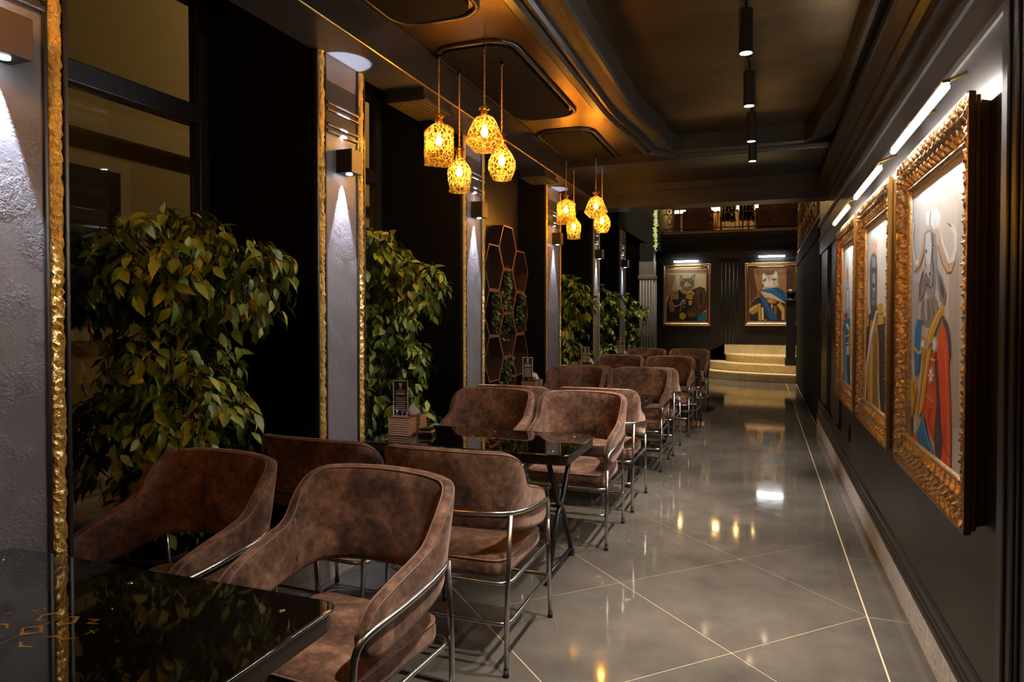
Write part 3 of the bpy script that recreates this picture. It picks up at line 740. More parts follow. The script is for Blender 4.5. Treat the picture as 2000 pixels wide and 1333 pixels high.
def floor_tile(poly, cx, cy):
    bm = bmesh.new()
    a = [bm.verts.new((x - cx, y - cy, -.014)) for x, y in poly]
    b = [bm.verts.new((x - cx, y - cy, -.0008)) for x, y in poly]
    ctr = (sum(p[0] for p in poly) / len(poly), sum(p[1] for p in poly) / len(poly))
    c = [bm.verts.new((x - cx + (ctr[0] - x) * .002, y - cy + (ctr[1] - y) * .002, 0)) for x, y in poly]
    n = len(poly)
    bm.faces.new(c)
    for i in range(n):
        j = (i + 1) % n
        bm.faces.new((a[i], a[j], b[j], b[i]))
        bm.faces.new((b[i], b[j], c[j], c[i]))
    return finish(bm, 'tile', 'tile', floor, loc=(cx, cy, 0))

DG = 1.232
h2 = DG / 2
gp = .0036
ntile = 0
for i in range(-1, 7):
    for j in range(-6, 30):
        if (i + j) % 2 == 0:
            continue
        cx, cy = .5 - i * h2, 3.756 + (j - 4) * h2
        d = h2 - gp
        poly = [(cx + d, cy), (cx, cy + d), (cx - d, cy), (cx, cy - d)]
        for a, b, c in ((1, 0, .5 - gp), (-1, 0, 2.268), (0, 1, 16.9), (0, -1, .9)):
            poly = clip(poly, a, b, c)
            if len(poly) < 3:
                break
        if len(poly) >= 3:
            floor_tile(poly, cx, cy)
yy = -.62
while yy < 16:
    floor_tile([(.5 + gp, yy + gp), (.695, yy + gp), (.695, yy + .873 - gp), (.5 + gp, yy + .873 - gp)], .6, yy + .43)
    yy += .873

# ---- right wall
wr = struct(bx('wall_right', 'wall_lacquer', None, XW, .95, Y0, 9.7, 0, 3.4))
bm = bmesh.new()
extrude_y(bm, [(XW, .15), (.684, .15), (.678, .163), (.680, .180), (.686, .190), (.686, .205), (.691, .215), (.691, .245), (.696, .262), (XW, .268)], Y0, 9.7)
finish(bm, 'moulding', 'black_satin', wr)
for z, d in ((2.45, .018), (2.63, .03), (2.66, .022)):
    bm = bmesh.new()
    extrude_y(bm, [(XW, z - .02), (XW - d * .5, z - .018), (XW - d, z - .004), (XW - d, z + .008), (XW - d * .4, z + .02), (XW, z + .022)], 2.2, 9.7)
    finish(bm, 'picture_rail', 'moulding', wr)
# cornice under the ceiling
bm = bmesh.new()
extrude_y(bm, [(XW, 2.80), (.685, 2.80), (.68, 2.86), (.655, 2.90), (.655, 2.93), (.60, 3.0), (.585, 3.0), (.585, 3.05), (XW, 3.05)], Y0, YL)
finish(bm, 'cornice', 'moulding', wr)

def panel_frame(parent, mat, pts, r=.016):
    bm = bmesh.new()
    tube(bm, pts, r, 6, closed=True)
    return finish(bm, 'panel_moulding', mat, parent, smooth=True)
panel_frame(wr, 'black_satin', [(XW - .004, 7.05, .42), (XW - .004, 8.15, .42), (XW - .004, 8.15, 2.25), (XW - .004, 7.05, 2.25)])
panel_frame(wr, 'black_satin', [(XW - .004, 8.35, .42), (XW - .004, 9.45, .42), (XW - .004, 9.45, 2.25), (XW - .004, 8.35, 2.25)])
bm = bmesh.new()
box(bm, .682, XW, Y0, 9.7, 0, .15)
bbr = struct(finish(bm, 'baseboard_right', 'marble_white'))
# pilaster close to the camera
bm = bmesh.new()
extrude_y(bm, [(XW, 0), (.606, 0), (.606, 3.0), (XW, 3.0)], 1.2, 2.2)
tr1 = struct(finish(bm, 'trim_1', 'black_satin'))
for y in (2.02, 2.06, 2.13):
    bm = bmesh.new()
    tube(bm, [(.606, y, .1), (.606, y, 2.99)], .008, 6)
    finish(bm, 'reed', 'black_satin', tr1, smooth=True)

# ---- far right black partition under the gallery
wf = struct(bx('wall_far_right', 'black_matt', None, .70, 2.6, 9.7, 15.9, 0, 2.5))
bx('fascia', 'black_matt', wf, .68, .70, 9.7, 15.9, 2.5, 2.72)
struct(bx('wall_gallery_right', 'black_paint', None, 2.6, 2.7, 9.7, 21.2, 2.5, 6))
struct(bx('wall_passage', 'black_paint', None, 1.0, 2.7, 15.9, 17.6, 0, 3.4))

# ---- back wall with panels
wb = struct(bx('wall_back', 'black_paint', None, -3.2, 1.2, YB, YB + .25, 0, 3.42))
bm = bmesh.new()
for z0, z1, d in ((2.86, 2.90, .03), (2.90, 2.98, .06), (2.98, 3.02, .08), (3.36, 3.42, .05)):
    box(bm, -2.6, 1.1, YB - d, YB, z0, z1)
finish(bm, 'cornice', 'black_satin', wb)
for x0, x1, z0, z1 in ((-2.55, -.93, .42, 2.84), (-.57, .98, .86, 2.84)):
    panel_frame(wb, 'black_satin', [(x0, YB, z0), (x1, YB, z0), (x1, YB, z1), (x0, YB, z1)], .02)
for x in (-.84, -.75, -.66):
    bm = bmesh.new()
    tube(bm, [(x, YB, .3), (x, YB, 2.84)], .02, 6)
    finish(bm, 'reed', 'black_satin', wb, smooth=True)
gal = struct(bx('trim_2', 'wood_warm', None, -2.6, 1.2, YB - .1, 21.2, 3.42, 3.54))
bx('nosing', 'facade_trim', gal, -2.6, 1.2, YB - .13, YB - .1, 3.49, 3.55)

# upper gallery room behind the railing
struct(bx('wall_gallery_back', 'wood_warm', None, -3.2, 2.7, 21.0, 21.2, 3.54, 6))
struct(bx('ceiling_gallery', 'black_paint', None, -3.2, 2.7, YL, 21.2, 6.0, 6.1))
struct(bx('wall_gallery_left', 'black_matt', None, -2.6, -2.35, YL, 21.2, 2.94, 6))

# ---- left wall: recesses, pillars
wl = struct(bx('wall_left', 'black_matt', None, XR - .12, XR, 5.5, YB, 0, 3.4))
struct(bx('wall_parapet', 'black_matt', None, XR - .12, XR, Y0, 5.5, 0, .42))
struct(bx('floor_recess', 'black_matt', None, XR, XP + .005, Y0, YB, 0, .14))
struct(bx('wall_niche', 'wall_lacquer', None, XR, -2.60, 5.53, 7.29, .14, 3.4))
bm = bmesh.new()
box(bm, -2.285, -2.268, Y0, YB, 0, .15)
struct(finish(bm, 'baseboard_left', 'marble_white'))
struct(bx('wall_rear', 'black_paint', None, -3.3, .95, Y0 - .1, Y0, 0, 3.4))

# ---- ceiling
ce = struct(bx('ceiling', 'ceiling_lacquer', None, -2.03, -1.2, Y0, YL, 3.19, 3.42))
bx('tray', 'ceiling_lacquer', ce, -1.2, .95, Y0, YL, 3.27, 3.42)
bx('recess_ceiling', 'black_matt', ce, XR - .12, -2.03, Y0, YL, 3.34, 3.42)
bx('recess_ceiling', 'black_matt', ce, XR - .12, -2.35, YL, YB, 2.94, 3.02)
bx('end_soffit', 'moulding', ce, -2.03, .95, 7.28, YL, 3.10, 3.2)
bm = bmesh.new()
box(bm, -2.6, .95, YL - .02, YL + .28, 2.83, 6.0)
box(bm, -2.03, .72, YL - .06, YL - .02, 2.83, 2.91)
box(bm, -2.03, .72, YL - .10, YL - .02, 3.02, 3.10)
finish(bm, 'lintel', 'moulding', ce)
# moulding swept round the tray
path = [(-.95, Y0), (-.95, 5.35)] + [(-.95 + .10 * math.sin(R(a)) ** 2, 5.35 + 1.2 * a / 90) for a in (15, 30, 45, 60, 75, 90)] + \
       [(-.83, 6.85), (-.78, 6.95), (.36, 6.95), (.41, 6.85)] + \
       [(.43 + .09 * (1 - math.sin(R(a)) ** 2), 6.55 - 1.2 * (90 - a) / 90) for a in (90, 75, 60, 45, 30, 15, 0)] + [(.52, Y0)]
path_far = path[:10] + [(.66, 6.95)]
def sweep_profile(prof, mat, name, path=path):
    bm = bmesh.new()
    n = len(path)
    rings = []
    for i in range(n):
        a, b = Vector(path[max(0, i - 1)]), Vector(path[min(n - 1, i + 1)])
        d = (b - a).normalized()
        nrm = Vector((-d.y, d.x))
        rings.append([bm.verts.new((path[i][0] + nrm.x * o, path[i][1] + nrm.y * o, z)) for o, z in prof])
    m = len(prof)
    for a, b in zip(rings, rings[1:]):
        for k in range(m):
            bm.faces.new((a[k], a[(k + 1) % m], b[(k + 1) % m], b[k]))
    return finish(bm, name, mat, ce)
sweep_profile([(0, 3.27), (0, 3.12), (.012, 3.10), (.04, 3.10), (.05, 3.115), (.05, 3.27)], 'moulding', 'tray_rim')
sweep_profile([(.05, 3.2), (.05, 3.135), (.17, 3.135), (.17, 3.2)], 'moulding_relief', 'tray_relief')
sweep_profile([(.17, 3.2), (.17, 3.12), (.185, 3.10), (.20, 3.10), (.21, 3.12), (.23, 3.12), (.245, 3.09), (.29, 3.09), (.30, 3.12), (.335, 3.14), (.35, 3.185), (.35, 3.2)], 'moulding', 'tray_cornice', path_far)
# long beam over the pillars
bm = bmesh.new()
box(bm, -2.31, -2.02, Y0, YL, 2.94, 3.42)
beam = struct(finish(bm, 'trim_3', 'soffit'))
bx('beam_face', 'moulding', beam, -2.021, -2.012, Y0, YL, 2.955, 3.18)
bm = bmesh.new()
tube(bm, [(-2.014, Y0, 2.947), (-2.014, YL, 2.947)], .007, 6)
finish(bm, 'gold_bead', 'brass', beam, smooth=True)
# scalloped plates on the left ceiling that carry the pendants
for k, (ya, yb) in enumerate(((.72, 3.56), (3.93, 5.62), (6.05, 8.2))):
    pl = rrect(-1.995, -1.46, ya, yb, .16, 6)
    bm = bmesh.new()
    prism(bm, rrect(-1.985, -1.50, ya + .04, yb - .04, .13, 6), 3.168, 3.2)
    finish(bm, 'ceiling_plate', 'black_matt', ce)
    bm = bmesh.new()
    tube(bm, [(x, y, 3.185) for x, y in pl], .02, 6, closed=True)
    finish(bm, 'plate_rim', 'moulding', ce, smooth=True)

# ---- windows in the first two recesses
def window(name, ya, yb, x=-3.05):
    w = struct(empty(name, (x, (ya + yb) / 2, .42)))
    def part(nm, mat, a, b, z0, z1, dx=.04):
        return bx(nm, mat, w, -dx, dx, a - (ya + yb) / 2, b - (ya + yb) / 2, z0 - .42, z1 - .42, bev=.006)
    part('jamb', 'black_satin', ya, ya + .07, .42, 3.34)
    part('jamb', 'black_satin', yb - .07, yb, .42, 3.34)
    part('sill', 'black_satin', ya, yb, .42, .50, .06)
    part('head', 'black_satin', ya, yb, 3.27, 3.34)
    part('transom', 'black_satin', ya + .07, yb - .07, 2.575, 2.68, .05)
    bx('glazing_bead', 'black_satin', w, .04, .052, ya + .06 - (ya + yb) / 2, yb - .06 - (ya + yb) / 2, 2.585 - .42, 2.60 - .42)
    bx('glazing_bead', 'black_satin', w, .04, .052, ya + .06 - (ya + yb) / 2, yb - .06 - (ya + yb) / 2, 2.655 - .42, 2.67 - .42)
    part('pane', 'pane', ya + .07, yb - .07, .50, 2.575, .006)
    part('pane', 'pane', ya + .07, yb - .07, 2.68, 3.27, .006)
window('window_1', 1.715, 3.127)
window('window_2', 3.61, 5.037)
struct(bx('wall_reveal', 'black_matt', None, XR - .1, -3.09, Y0, 1.716, .42, 3.4))

# ---- pillars
pillar_y = [(1.225, 1.713, 'nearest the camera with large wall lamp'), (3.128, 3.608, 'between the two big leafy trees'), (5.038, 5.525, 'beside the hexagon shelves, on their near side'),
            (7.295, 7.93, 'just beyond the hexagon shelves'), (9.57, 10.0, 'second from the fluted column'), (11.52, 12.03, 'nearest the fluted column')]
for k, (ya, yb, wh) in enumerate(pillar_y):
    p = empty('pillar', (XP, (ya + yb) / 2, 0))
    tag(p, 'grey plaster pillar with gold foil edges, ' + wh, 'pillar', 'pillars along the left wall')
    hw = (yb - ya) / 2
    bx('core', 'black_matt', p, XR - XP, -.012, -hw, hw, .14, 3.34)
    bx('plaster_panel', 'plaster', p, -.012, .004, -hw + .085, hw - .085, .15, 2.50)
    bx('frieze', 'plaster', p, -.012, .004, -hw + .085, hw - .085, 2.80, 2.94)
    bx('capital_panel', 'soffit', p, -.012, .004, -hw + .085, hw - .085, 2.50, 2.80)
    for z in (2.51, 2.545, 2.63, 2.665):
        bx('capital_moulding', 'soffit', p, .004, .022, -hw + .085, hw - .085, z, z + .018, bev=.005)
    for s in (-1, 1):
        yc = s * (hw - .045)
        bm = bmesh.new()
        n = 190
        prof = []
        rnd = random.Random(k * 7 + s)
        rings = []
        for i in range(n + 1):
            z = .15 + (2.94 - .15) * i / n
            ring = []
            for q in range(7):
                a = PI * q / 6
                rr_ = .027 * (1 + (.34 if 0 < q < 6 else .05) * (rnd.random() - .5))
                ring.append(bm.verts.new((-.008 + rr_ * 1.0 * math.sin(a), yc + rr_ * math.cos(a), z)))
            rings.append(ring)
        for a, b in zip(rings, rings[1:]):
            for q in range(6):
                bm.faces.new((a[q], a[q + 1], b[q + 1], b[q]))
        finish(bm, 'gold_strip', 'gold_foil', p)
        for dy in (-.036, .036):
            bx('bead', 'black_satin', p, -.012, .012, yc + dy - .008, yc + dy + .008, .15, 2.94, bev=.004)

# ---- fluted column at the far end
fc = tag(empty('fluted_column', (-2.21, 14.15, 0)), 'grey fluted column with square capital near the back wall', 'column')
bx('shaft', 'plaster', fc, -.15, .15, -.15, .15, .14, 2.2)
bx('capital', 'plaster', fc, -.17, .17, -.17, .17, 2.2, 2.28, bev=.012)
bx('capital_block', 'plaster', fc, -.15, .15, -.15, .15, 2.28, 2.56)
bx('shaft_top', 'black_paint', fc, -.14, .14, -.14, .14, 2.56, 2.94)
for q in range(5):
    bm = bmesh.new()
    tube(bm, [(-.12 + q * .06, -.152, .2), (-.12 + q * .06, -.152, 2.18)], .02, 8)
    finish(bm, 'reed', 'plaster', fc, smooth=True)
    bm = bmesh.new()
    tube(bm, [(.152, -.12 + q * .06, .2), (.152, -.12 + q * .06, 2.18)], .02, 8)
    finish(bm, 'reed', 'plaster', fc, smooth=True)

# ---- curved marble steps
def step_poly(a, b, n=26):
    cx, cy = .76, YB
    pts = []
    for i in range(n + 1):
        th = PI / 2 * i / n
        pts.append((cx - a * math.sin(th), cy - b * math.cos(th)))
    return [(cx, cy)] + pts
st = struct(empty('trim_4', (0, 0, 0)))
st['label'] = 'curved cream marble steps up to the landing'
for k, (a, b) in enumerate(((2.4, 1.82), (2.05, 1.5), (1.62, 1.16))):
    bm = bmesh.new()
    prism(bm, step_poly(a - .03, b - .03), .177 * k, .177 * (k + 1) - .03)
    finish(bm, 'riser', 'marble_cream', st)
    bm = bmesh.new()
    prism(bm, step_poly(a, b), .177 * (k + 1) - .03, .177 * (k + 1))
    finish(bm, 'tread', 'marble_cream', st)
bx('skirting', 'marble_cream', st, -.86, 1.0, YB - .03, YB, .53, .74)
bm = bmesh.new()
vs = [(-1.75, YB - .03, .0), (-.86, YB - .03, .0), (-.86, YB - .03, .74), (-1.75, YB - .03, .30)]
f = bm.faces.new([bm.verts.new(v) for v in vs])
bmesh.ops.solidify(bm, geom=[f], thickness=.03)
finish(bm, 'skirting', 'marble_cream', st)

# ================================================================ CHAIRS
def make_chair():
    root = empty('armchair')
    TH = .046
    # half path: x, y, top, bottom, lean
    half = [(.272, .225, .635, .520, .00), (.280, .16, .680, .512, .00), (.288, .06, .715, .525, .00), (.292, -.04, .742, .545, .01), (.290, -.12, .775, .560, .03),
            (.278, -.185, .868, .575, .10), (.246, -.235, .925, .588, .14), (.17, -.268, .936, .596, .15), (.08, -.283, .939, .600, .15), (0, -.287, .940, .600, .15)]
    full = half + [(-x, y, a, b, l) for x, y, a, b, l in half[-2::-1]]
    S = spline(full, 5)
    n = len(S)
    bm = bmesh.new()
    rings = []
    rim_in, rim_out, inner = [], [], []
    for i, (x, y, zt, zb, ln) in enumerate(S):
        a, b = S[max(0, i - 1)], S[min(n - 1, i + 1)]
        d = Vector((b[0] - a[0], b[1] - a[1])).normalized()
        nr = Vector((d.y, -d.x))            # outward for this direction
        if nr.dot(Vector((x, y + .02))) < 0:
            nr = -nr
        e = min(i, n - 1 - i)
        k = [.30, .60, .78, .90, .97][e] if e < 5 else 1.0
        th = TH * (.55 + .45 * k)
        zm = (zt + zb) / 2
        hh = (zt - zb) / 2 * k
        r = min(th / 2, hh * .9)
        sec = []
        for q in range(6):                  # top cap from inner to outer
            ang = PI - PI * q / 5
            sec.append((r * math.cos(ang) * (th / 2 / r), zm + hh - r + r * math.sin(ang)))
        for q in range(1, 6):
            sec.append((th / 2, zm + hh - r - (2 * hh - 2 * r) * q / 6))
        for q in range(6):
            ang = -PI * q / 5
            sec.append((r * math.cos(ang) * (th / 2 / r), zm - hh + r + r * math.sin(ang)))
        for q in range(1, 6):
            sec.append((-th / 2, zm - hh + r + (2 * hh - 2 * r) * q / 6))
        ring = []
        for o, z in sec:
            off = o + ln * (z - .60)
            # soft belly of the padding
            bel = 1 + .12 * math.sin(PI * min(1, max(0, (z - zb) / max(.01, zt - zb))))
            off = o * bel + ln * (z - .60)
            ring.append(bm.verts.new((x + nr.x * off, y + nr.y * off, z)))
        rings.append(ring)
        inner.append([ring[q].co.copy() for q in (17, 18, 19, 20, 21, 0)])
        rim_in.append(ring[1].co.copy())
        rim_out.append(ring[4].co.copy())
    m = len(rings[0])
    for a, b in zip(rings, rings[1:]):
        for q in range(m):
            bm.faces.new((a[q], a[(q + 1) % m], b[(q + 1) % m], b[q]))
    bm.faces.new(rings[0][::-1])
    bm.faces.new(rings[-1])
    back = finish(bm, 'backrest', 'suede', root, smooth=True)
    bm = bmesh.new()
    tube(bm, rim_in, .0032, 5)
    tube(bm, rim_out, .0032, 5)
    finish(bm, 'piping', 'suede_piping', back, smooth=True)
    for i in (21, n - 22):
        bm = bmesh.new()
        tube(bm, inner[i], .0028, 5)
        finish(bm, 'seam', 'suede_piping', back, smooth=True)
    # seat cushion
    bm = bmesh.new()
    lay = [(.93, .385), (.985, .395), (1.0, .415), (1.0, .440), (.975, .462), (.93, .473), (.6, .479), (.0, .481)]
    base = rrect(-.262, .262, -.262, .275, .07, 5)
    rings = []
    for s, z in lay[:-1]:
        rings.append([bm.verts.new((x * s, y * s, z)) for x, y in base])
    for a, b in zip(rings, rings[1:]):
        for q in range(len(base)):
            bm.faces.new((a[q], a[(q + 1) % len(base)], b[(q + 1) % len(base)], b[q]))
    bm.faces.new(rings[0][::-1])
    bm.faces.new(rings[-1])
    seat = finish(bm, 'seat', 'suede', root, smooth=True)
    bm = bmesh.new()
    tube(bm, [(x * .985, y * .985, .461) for x, y in base], .004, 5, closed=True)
    finish(bm, 'piping', 'suede_piping', seat, smooth=True)
    # steel frame
    def tb(name, pts, r=.0105, closed=False, par=root):
        bm = bmesh.new()
        tube(bm, pts, r, 9, closed)
        return finish(bm, name, 'steel', par, smooth=True)
    hr = [(.287, .272, .50), (.289, .268, .56), (.294, .245, .598), (.305, .19, .618), (.318, .08, .634), (.322, -.04, .648), (.318, -.12, .656), (.302, -.205, .664), (.258, -.262, .668), (.17, -.297, .671), (.08, -.311, .672), (0, -.315, .672)]
    tb('arm_rail', spline(hr + [(-x, y, z) for x, y, z in hr[-2::-1]], 4), .0115)
    for s in (-1, 1):
        for nm, pts in (('front', [(s * .290, .305, .012), (s * .288, .288, .26), (s * .287, .272, .50)]), ('rear', [(s * .282, -.292, .012), (s * .283, -.28, .35), (s * .285, -.250, .660)])):
            lg = tb('leg', pts)
            bm = bmesh.new()
            tube(bm, [(pts[0][0], pts[0][1], 0), (pts[0][0], pts[0][1], .03)], .013, 8)
            finish(bm, 'foot_cap', 'black_rubber', lg, smooth=True)
    tb('seat_ring', [(x, y, .377) for x, y in rrect(-.284, .284, -.278, .282, .06, 4)], .009, True)
    tb('foot_ring', [(x, y, .214) for x, y in rrect(-.286, .286, -.288, .294, .045, 4)], .0095, True)
    return root

proto = make_chair()
CH = [  # x, y, degrees (0 faces away from the camera), label
    (-2.07, 1.90, 177, 'brown suede armchair facing the near table, in front of the big tree'),
    (-1.30, 1.86, 176, 'brown suede armchair closest to the camera, at the near glass table corner'),
    (-1.94, 2.905, -2, 'brown suede armchair with its back to us on the window side of the second table'),
    (-1.262, 2.90, 0, 'brown suede armchair with its back to us by the aisle, at the second table'),
    (-1.875, 4.50, 181, 'brown suede armchair facing us behind the second table, on the window side'),
    (-1.205, 4.54, 180, 'brown suede armchair facing us behind the second table, beside the aisle'),
    (-1.87, 5.36, 0, 'brown suede armchair back-to-back with the second table\'s far chair, window side'),
    (-1.19, 5.41, 0, 'brown suede armchair back-to-back with the second table\'s far chair, aisle side'),
    (-1.85, 6.83, 180, 'brown suede armchair facing us behind the third table, on the window side'),
    (-1.175, 6.82, 180, 'brown suede armchair facing us behind the third table, beside the aisle'),
    (-1.83, 7.62, 0, 'brown suede armchair with its back to us at the fourth table, window side'),
    (-1.15, 7.60, 0, 'brown suede armchair with its back to us at the fourth table, aisle side'),
    (-1.79, 8.92, 180, 'brown suede armchair facing us behind the fourth table, on the window side'),
    (-1.12, 8.85, 180, 'brown suede armchair facing us behind the fourth table, beside the aisle'),
    (-1.76, 9.66, 0, 'brown suede armchair with its back to us at the farthest table, window side'),
    (-1.09, 9.62, 0, 'brown suede armchair with its back to us at the farthest table, aisle side'),
    (-1.75, 10.92, 180, 'brown suede armchair in the farthest row, on the window side'),
    (-1.08, 10.98, 180, 'brown suede armchair in the farthest row, beside the aisle, near the marble steps'),
]
for i, (x, y, a, lb) in enumerate(CH):
    o = proto if i == 0 else copy_tree(proto)
    o.location = (x, y, 0)
    o.rotation_euler = (0, 0, R(a))
    tag(o, lb, 'chair', 'brown suede armchairs with steel frames')

# ================================================================ TABLES
TZ = .742
def make_table():
    root = empty('dining_table')
    poly = rrect(-.63, .63, -.325, .325, .045, 5)
    bm = bmesh.new()
    prism(bm, [(x * .995, y * .992) for x, y in poly], TZ - .058, TZ - .016)
    finish(bm, 'table_board', 'table_edge', root)
    bm = bmesh.new()
    prism(bm, poly, TZ - .012, TZ)
    top = finish(bm, 'glass_top', 'table_glass', root)
    bm = bmesh.new()
    tube(bm, [(x, y, TZ - .006) for x, y in poly], .0065, 6, closed=True)
    finish(bm, 'glass_edge', 'table_glass', top, smooth=True)
    for sx in (-1, 0, 1):
        for sy in (-1, 1):
            bm = bmesh.new()
            lathe(bm, [(.0085, TZ - .014), (.0085, TZ + .0015), (.004, TZ + .003), (.0005, TZ + .003)], 10, sx * .52, sy * .235, capbot=True, captop=True)
            finish(bm, 'stud', 'chrome', root, smooth=True)
    # gold flourish printed on the glass
    rnd = random.Random(5)
    bm = bmesh.new()
    def stroke(pts, w):
        pts = [(x * .62 + .03, y * .8 - .06) for x, y in pts]
        L, Rr = [], []
        for i, p in enumerate(pts):
            a, b = pts[max(0, i - 1)], pts[min(len(pts) - 1, i + 1)]
            d = Vector((b[0] - a[0], b[1] - a[1])).normalized()
            ww = w * (1 if 0 < i < len(pts) - 1 else .3)
            L.append(bm.verts.new((p[0] - d.y * ww, p[1] + d.x * ww, TZ + .0006)))
            Rr.append(bm.verts.new((p[0] + d.y * ww, p[1] - d.x * ww, TZ + .0006)))
        for i in range(len(pts) - 1):
            bm.faces.new((L[i], L[i + 1], Rr[i + 1], Rr[i]))
    for s in (-1, 1):
        stroke([(s * .02, .10), (s * .06, .11), (s * .09, .08), (s * .06, .05), (s * .03, .06)], .005)
        stroke([(s * .12, .11), (s * .16, .12), (s * .15, .09), (s * .19, .10)], .005)
        stroke([(s * .10, -.02), (s * .14, .0), (s * .18, -.01), (s * .22, .01)], .004)
        stroke([(s * .21, .06), (s * .25, .05)], .006)
        stroke([(s * .235, .075), (s * .225, .035)], .004)
        stroke([(s * .05, -.06), (s * .09, -.08), (s * .14, -.07)], .005)
    stroke([(-.05, 0), (0, .03), (.05, 0), (0, -.03), (-.05, 0)], .006)
    stroke([(0, .12), (0, -.12)], .004)
    finish(bm, 'gold_ornament', 'gold_print', top)
    # crossed trestle at each end
    for sx in (-1, 1):
        x = sx * .50
        for s in (-1, 1):
            bm = bmesh.new()
            tube(bm, [(x, s * .24, TZ - .06), (x, s * .05, .41), (x, -s * .05, .34), (x, -s * .25, .03)], .016, 8)
            lg = finish(bm, 'leg', 'black_metal', root, smooth=True)
            bm = bmesh.new()
            tube(bm, [(x, -s * .25, 0), (x, -s * .25, .035)], .02, 8)
            finish(bm, 'foot_cap', 'black_rubber', lg)
        bm = bmesh.new()
        tube(bm, [(x, -.25, .05), (x, .25, .05)], .012, 8)
        finish(bm, 'foot_bar', 'black_metal', root, smooth=True)
    bm = bmesh.new()
    tube(bm, [(-.5, 0, .375), (.5, 0, .375)], .014, 8)
    finish(bm, 'stretcher', 'black_metal', root, smooth=True)
    return root
tproto = make_table()
TB = [(-1.665, 1.185, 'near dark glass table with gold ornament, cut off by the lower left corner'),
      (-1.60, 3.83, 'dark glass table second from the camera, under the nearer bottle lamps'),
      (-1.57, 6.10, 'dark glass table third from the camera, beside the hexagon shelves'),
      (-1.54, 8.24, 'dark glass table fourth from the camera'),
      (-1.50, 10.28, 'dark glass table farthest away, nearest the marble steps')]
for i, (x, y, lb) in enumerate(TB):
    o = tproto if i == 0 else copy_tree(tproto)
    o.location = (x, y, 0)
    tag(o, lb, 'table', 'dark glass tables along the window side')

# ---- slatted holders with cutlery, menu and napkins
def slat_box(x, y, lb):
    r = tag(empty('cutlery_box', (x, y, TZ)), lb, 'box', 'slatted cutlery boxes')
    bx('body', 'wood_warm', r, -.065, .065, -.115, .115, 0, .112)
    for k in range(8):
        z = .004 + k * .0138
        for d in ((.065, .071, -.118, -.025), (.065, .071, .025, .118), (-.071, -.065, -.118, .118)):
            bx('slat', 'slat_wood', r, *d, z, z + .0085)
        for d in ((-.071, .071, -.121, -.115), (-.071, .071, .115, .121)):
            bx('slat', 'slat_wood', r, *d, z, z + .0085)
    bx('rim', 'wood_warm', r, -.072, .072, -.122, .122, .112, .118)
    return r
simple('slat_wood', (.40, .20, .10), .45)
def cutlery(x, y, n, seed, lb):
    rnd = random.Random(seed)
    r = tag(empty('cutlery_bundle', (x, y, TZ + .118)), lb, 'cutlery', 'cutlery bundles in the boxes')
    for k in range(n):
        bm = bmesh.new()
        px, py = rnd.uniform(-.05, .05), rnd.uniform(-.03, .03)
        tube(bm, [(px, py, 0), (px + rnd.uniform(-.006, .006), py + rnd.uniform(-.006, .006), rnd.uniform(.02, .038))], .0055, 6)
        finish(bm, 'handle', 'chrome' if k % 2 else 'black_metal', r, smooth=True)
def menu_stand(x, y, rz, lb):
    r = tag(empty('menu_stand', (x, y, TZ + .112), rz), lb, 'menu', 'menu stands on the tables')
    bx('card', 'black_paint', r, -.05, .05, -.004, .004, 0, .225)
    for d in ((-.05, -.044, 0, .225), (.044, .05, 0, .225), (-.05, .05, .219, .225)):
        bx('border', 'print_white', r, d[0], d[1], -.0055, -.004, d[2], d[3])
    bm = bmesh.new()
    lathe(bm, [(.004, .175), (.0045, .186), (.010, .197), (.011, .208)], 10, 0, 0)
    bmesh.ops.scale(bm, vec=(1, .12, 1), verts=bm.verts)
    bmesh.ops.translate(bm, vec=(0, -.0055, 0), verts=bm.verts)
    box(bm, -.016, .016, -.006, -.0042, .166, .170)
    finish(bm, 'emblem', 'print_white', r)
    bm = bmesh.new()
    for k in range(7):
        xx = -.027 + k * .0078
        box(bm, xx, xx + .0022, -.006, -.0042, .132, .148)
        box(bm, xx + .0038, xx + .0058, -.006, -.0042, .132, .148)
        box(bm, xx, xx + .0058, -.006, -.0042, .138 + (k % 3) * .004, .141 + (k % 3) * .004)
    finish(bm, 'heading', 'print_white', r)
    bm = bmesh.new()
    box(bm, -.040, -.031, -.006, -.0042, .137, .142)
    box(bm, .031, .040, -.006, -.0042, .137, .142)
    finish(bm, 'dash', 'print_gold', r)
    bm = bmesh.new()
    for k in range(7):
        w = (.036, .03, .038, .026, .035, .032, .037)[k]
        box(bm, -w, w, -.006, -.0042, .112 - k * .0125, .1165 - k * .0125)
    box(bm, -.034, .034, -.006, -.0042, .154, .157)
    finish(bm, 'text_lines', 'print_white', r)
def napkins(x, y, seed, lb):
    rnd = random.Random(seed)
    r = tag(empty('napkins', (x, y, TZ + .118)), lb, 'napkin', 'napkins in the boxes')
    for k in range(5):
        bm = bmesh.new()
        a = (rnd.uniform(-.03, -.01), -.05 + k * .018, 0)
        hgt = .075 - k * .011
        vs = [Vector(a), Vector((a[0] + .055, a[1] + .01, 0)), Vector((a[0] + .05, a[1] + .012, hgt * .7)), Vector((a[0] + .035, a[1] + .01, hgt)), Vector((a[0] + .01, a[1], hgt * .45))]
        f = bm.faces.new([bm.verts.new(v) for v in vs])
        bmesh.ops.solidify(bm, geom=[f], thickness=.004)
        finish(bm, 'napkin_fold', 'paper', r)
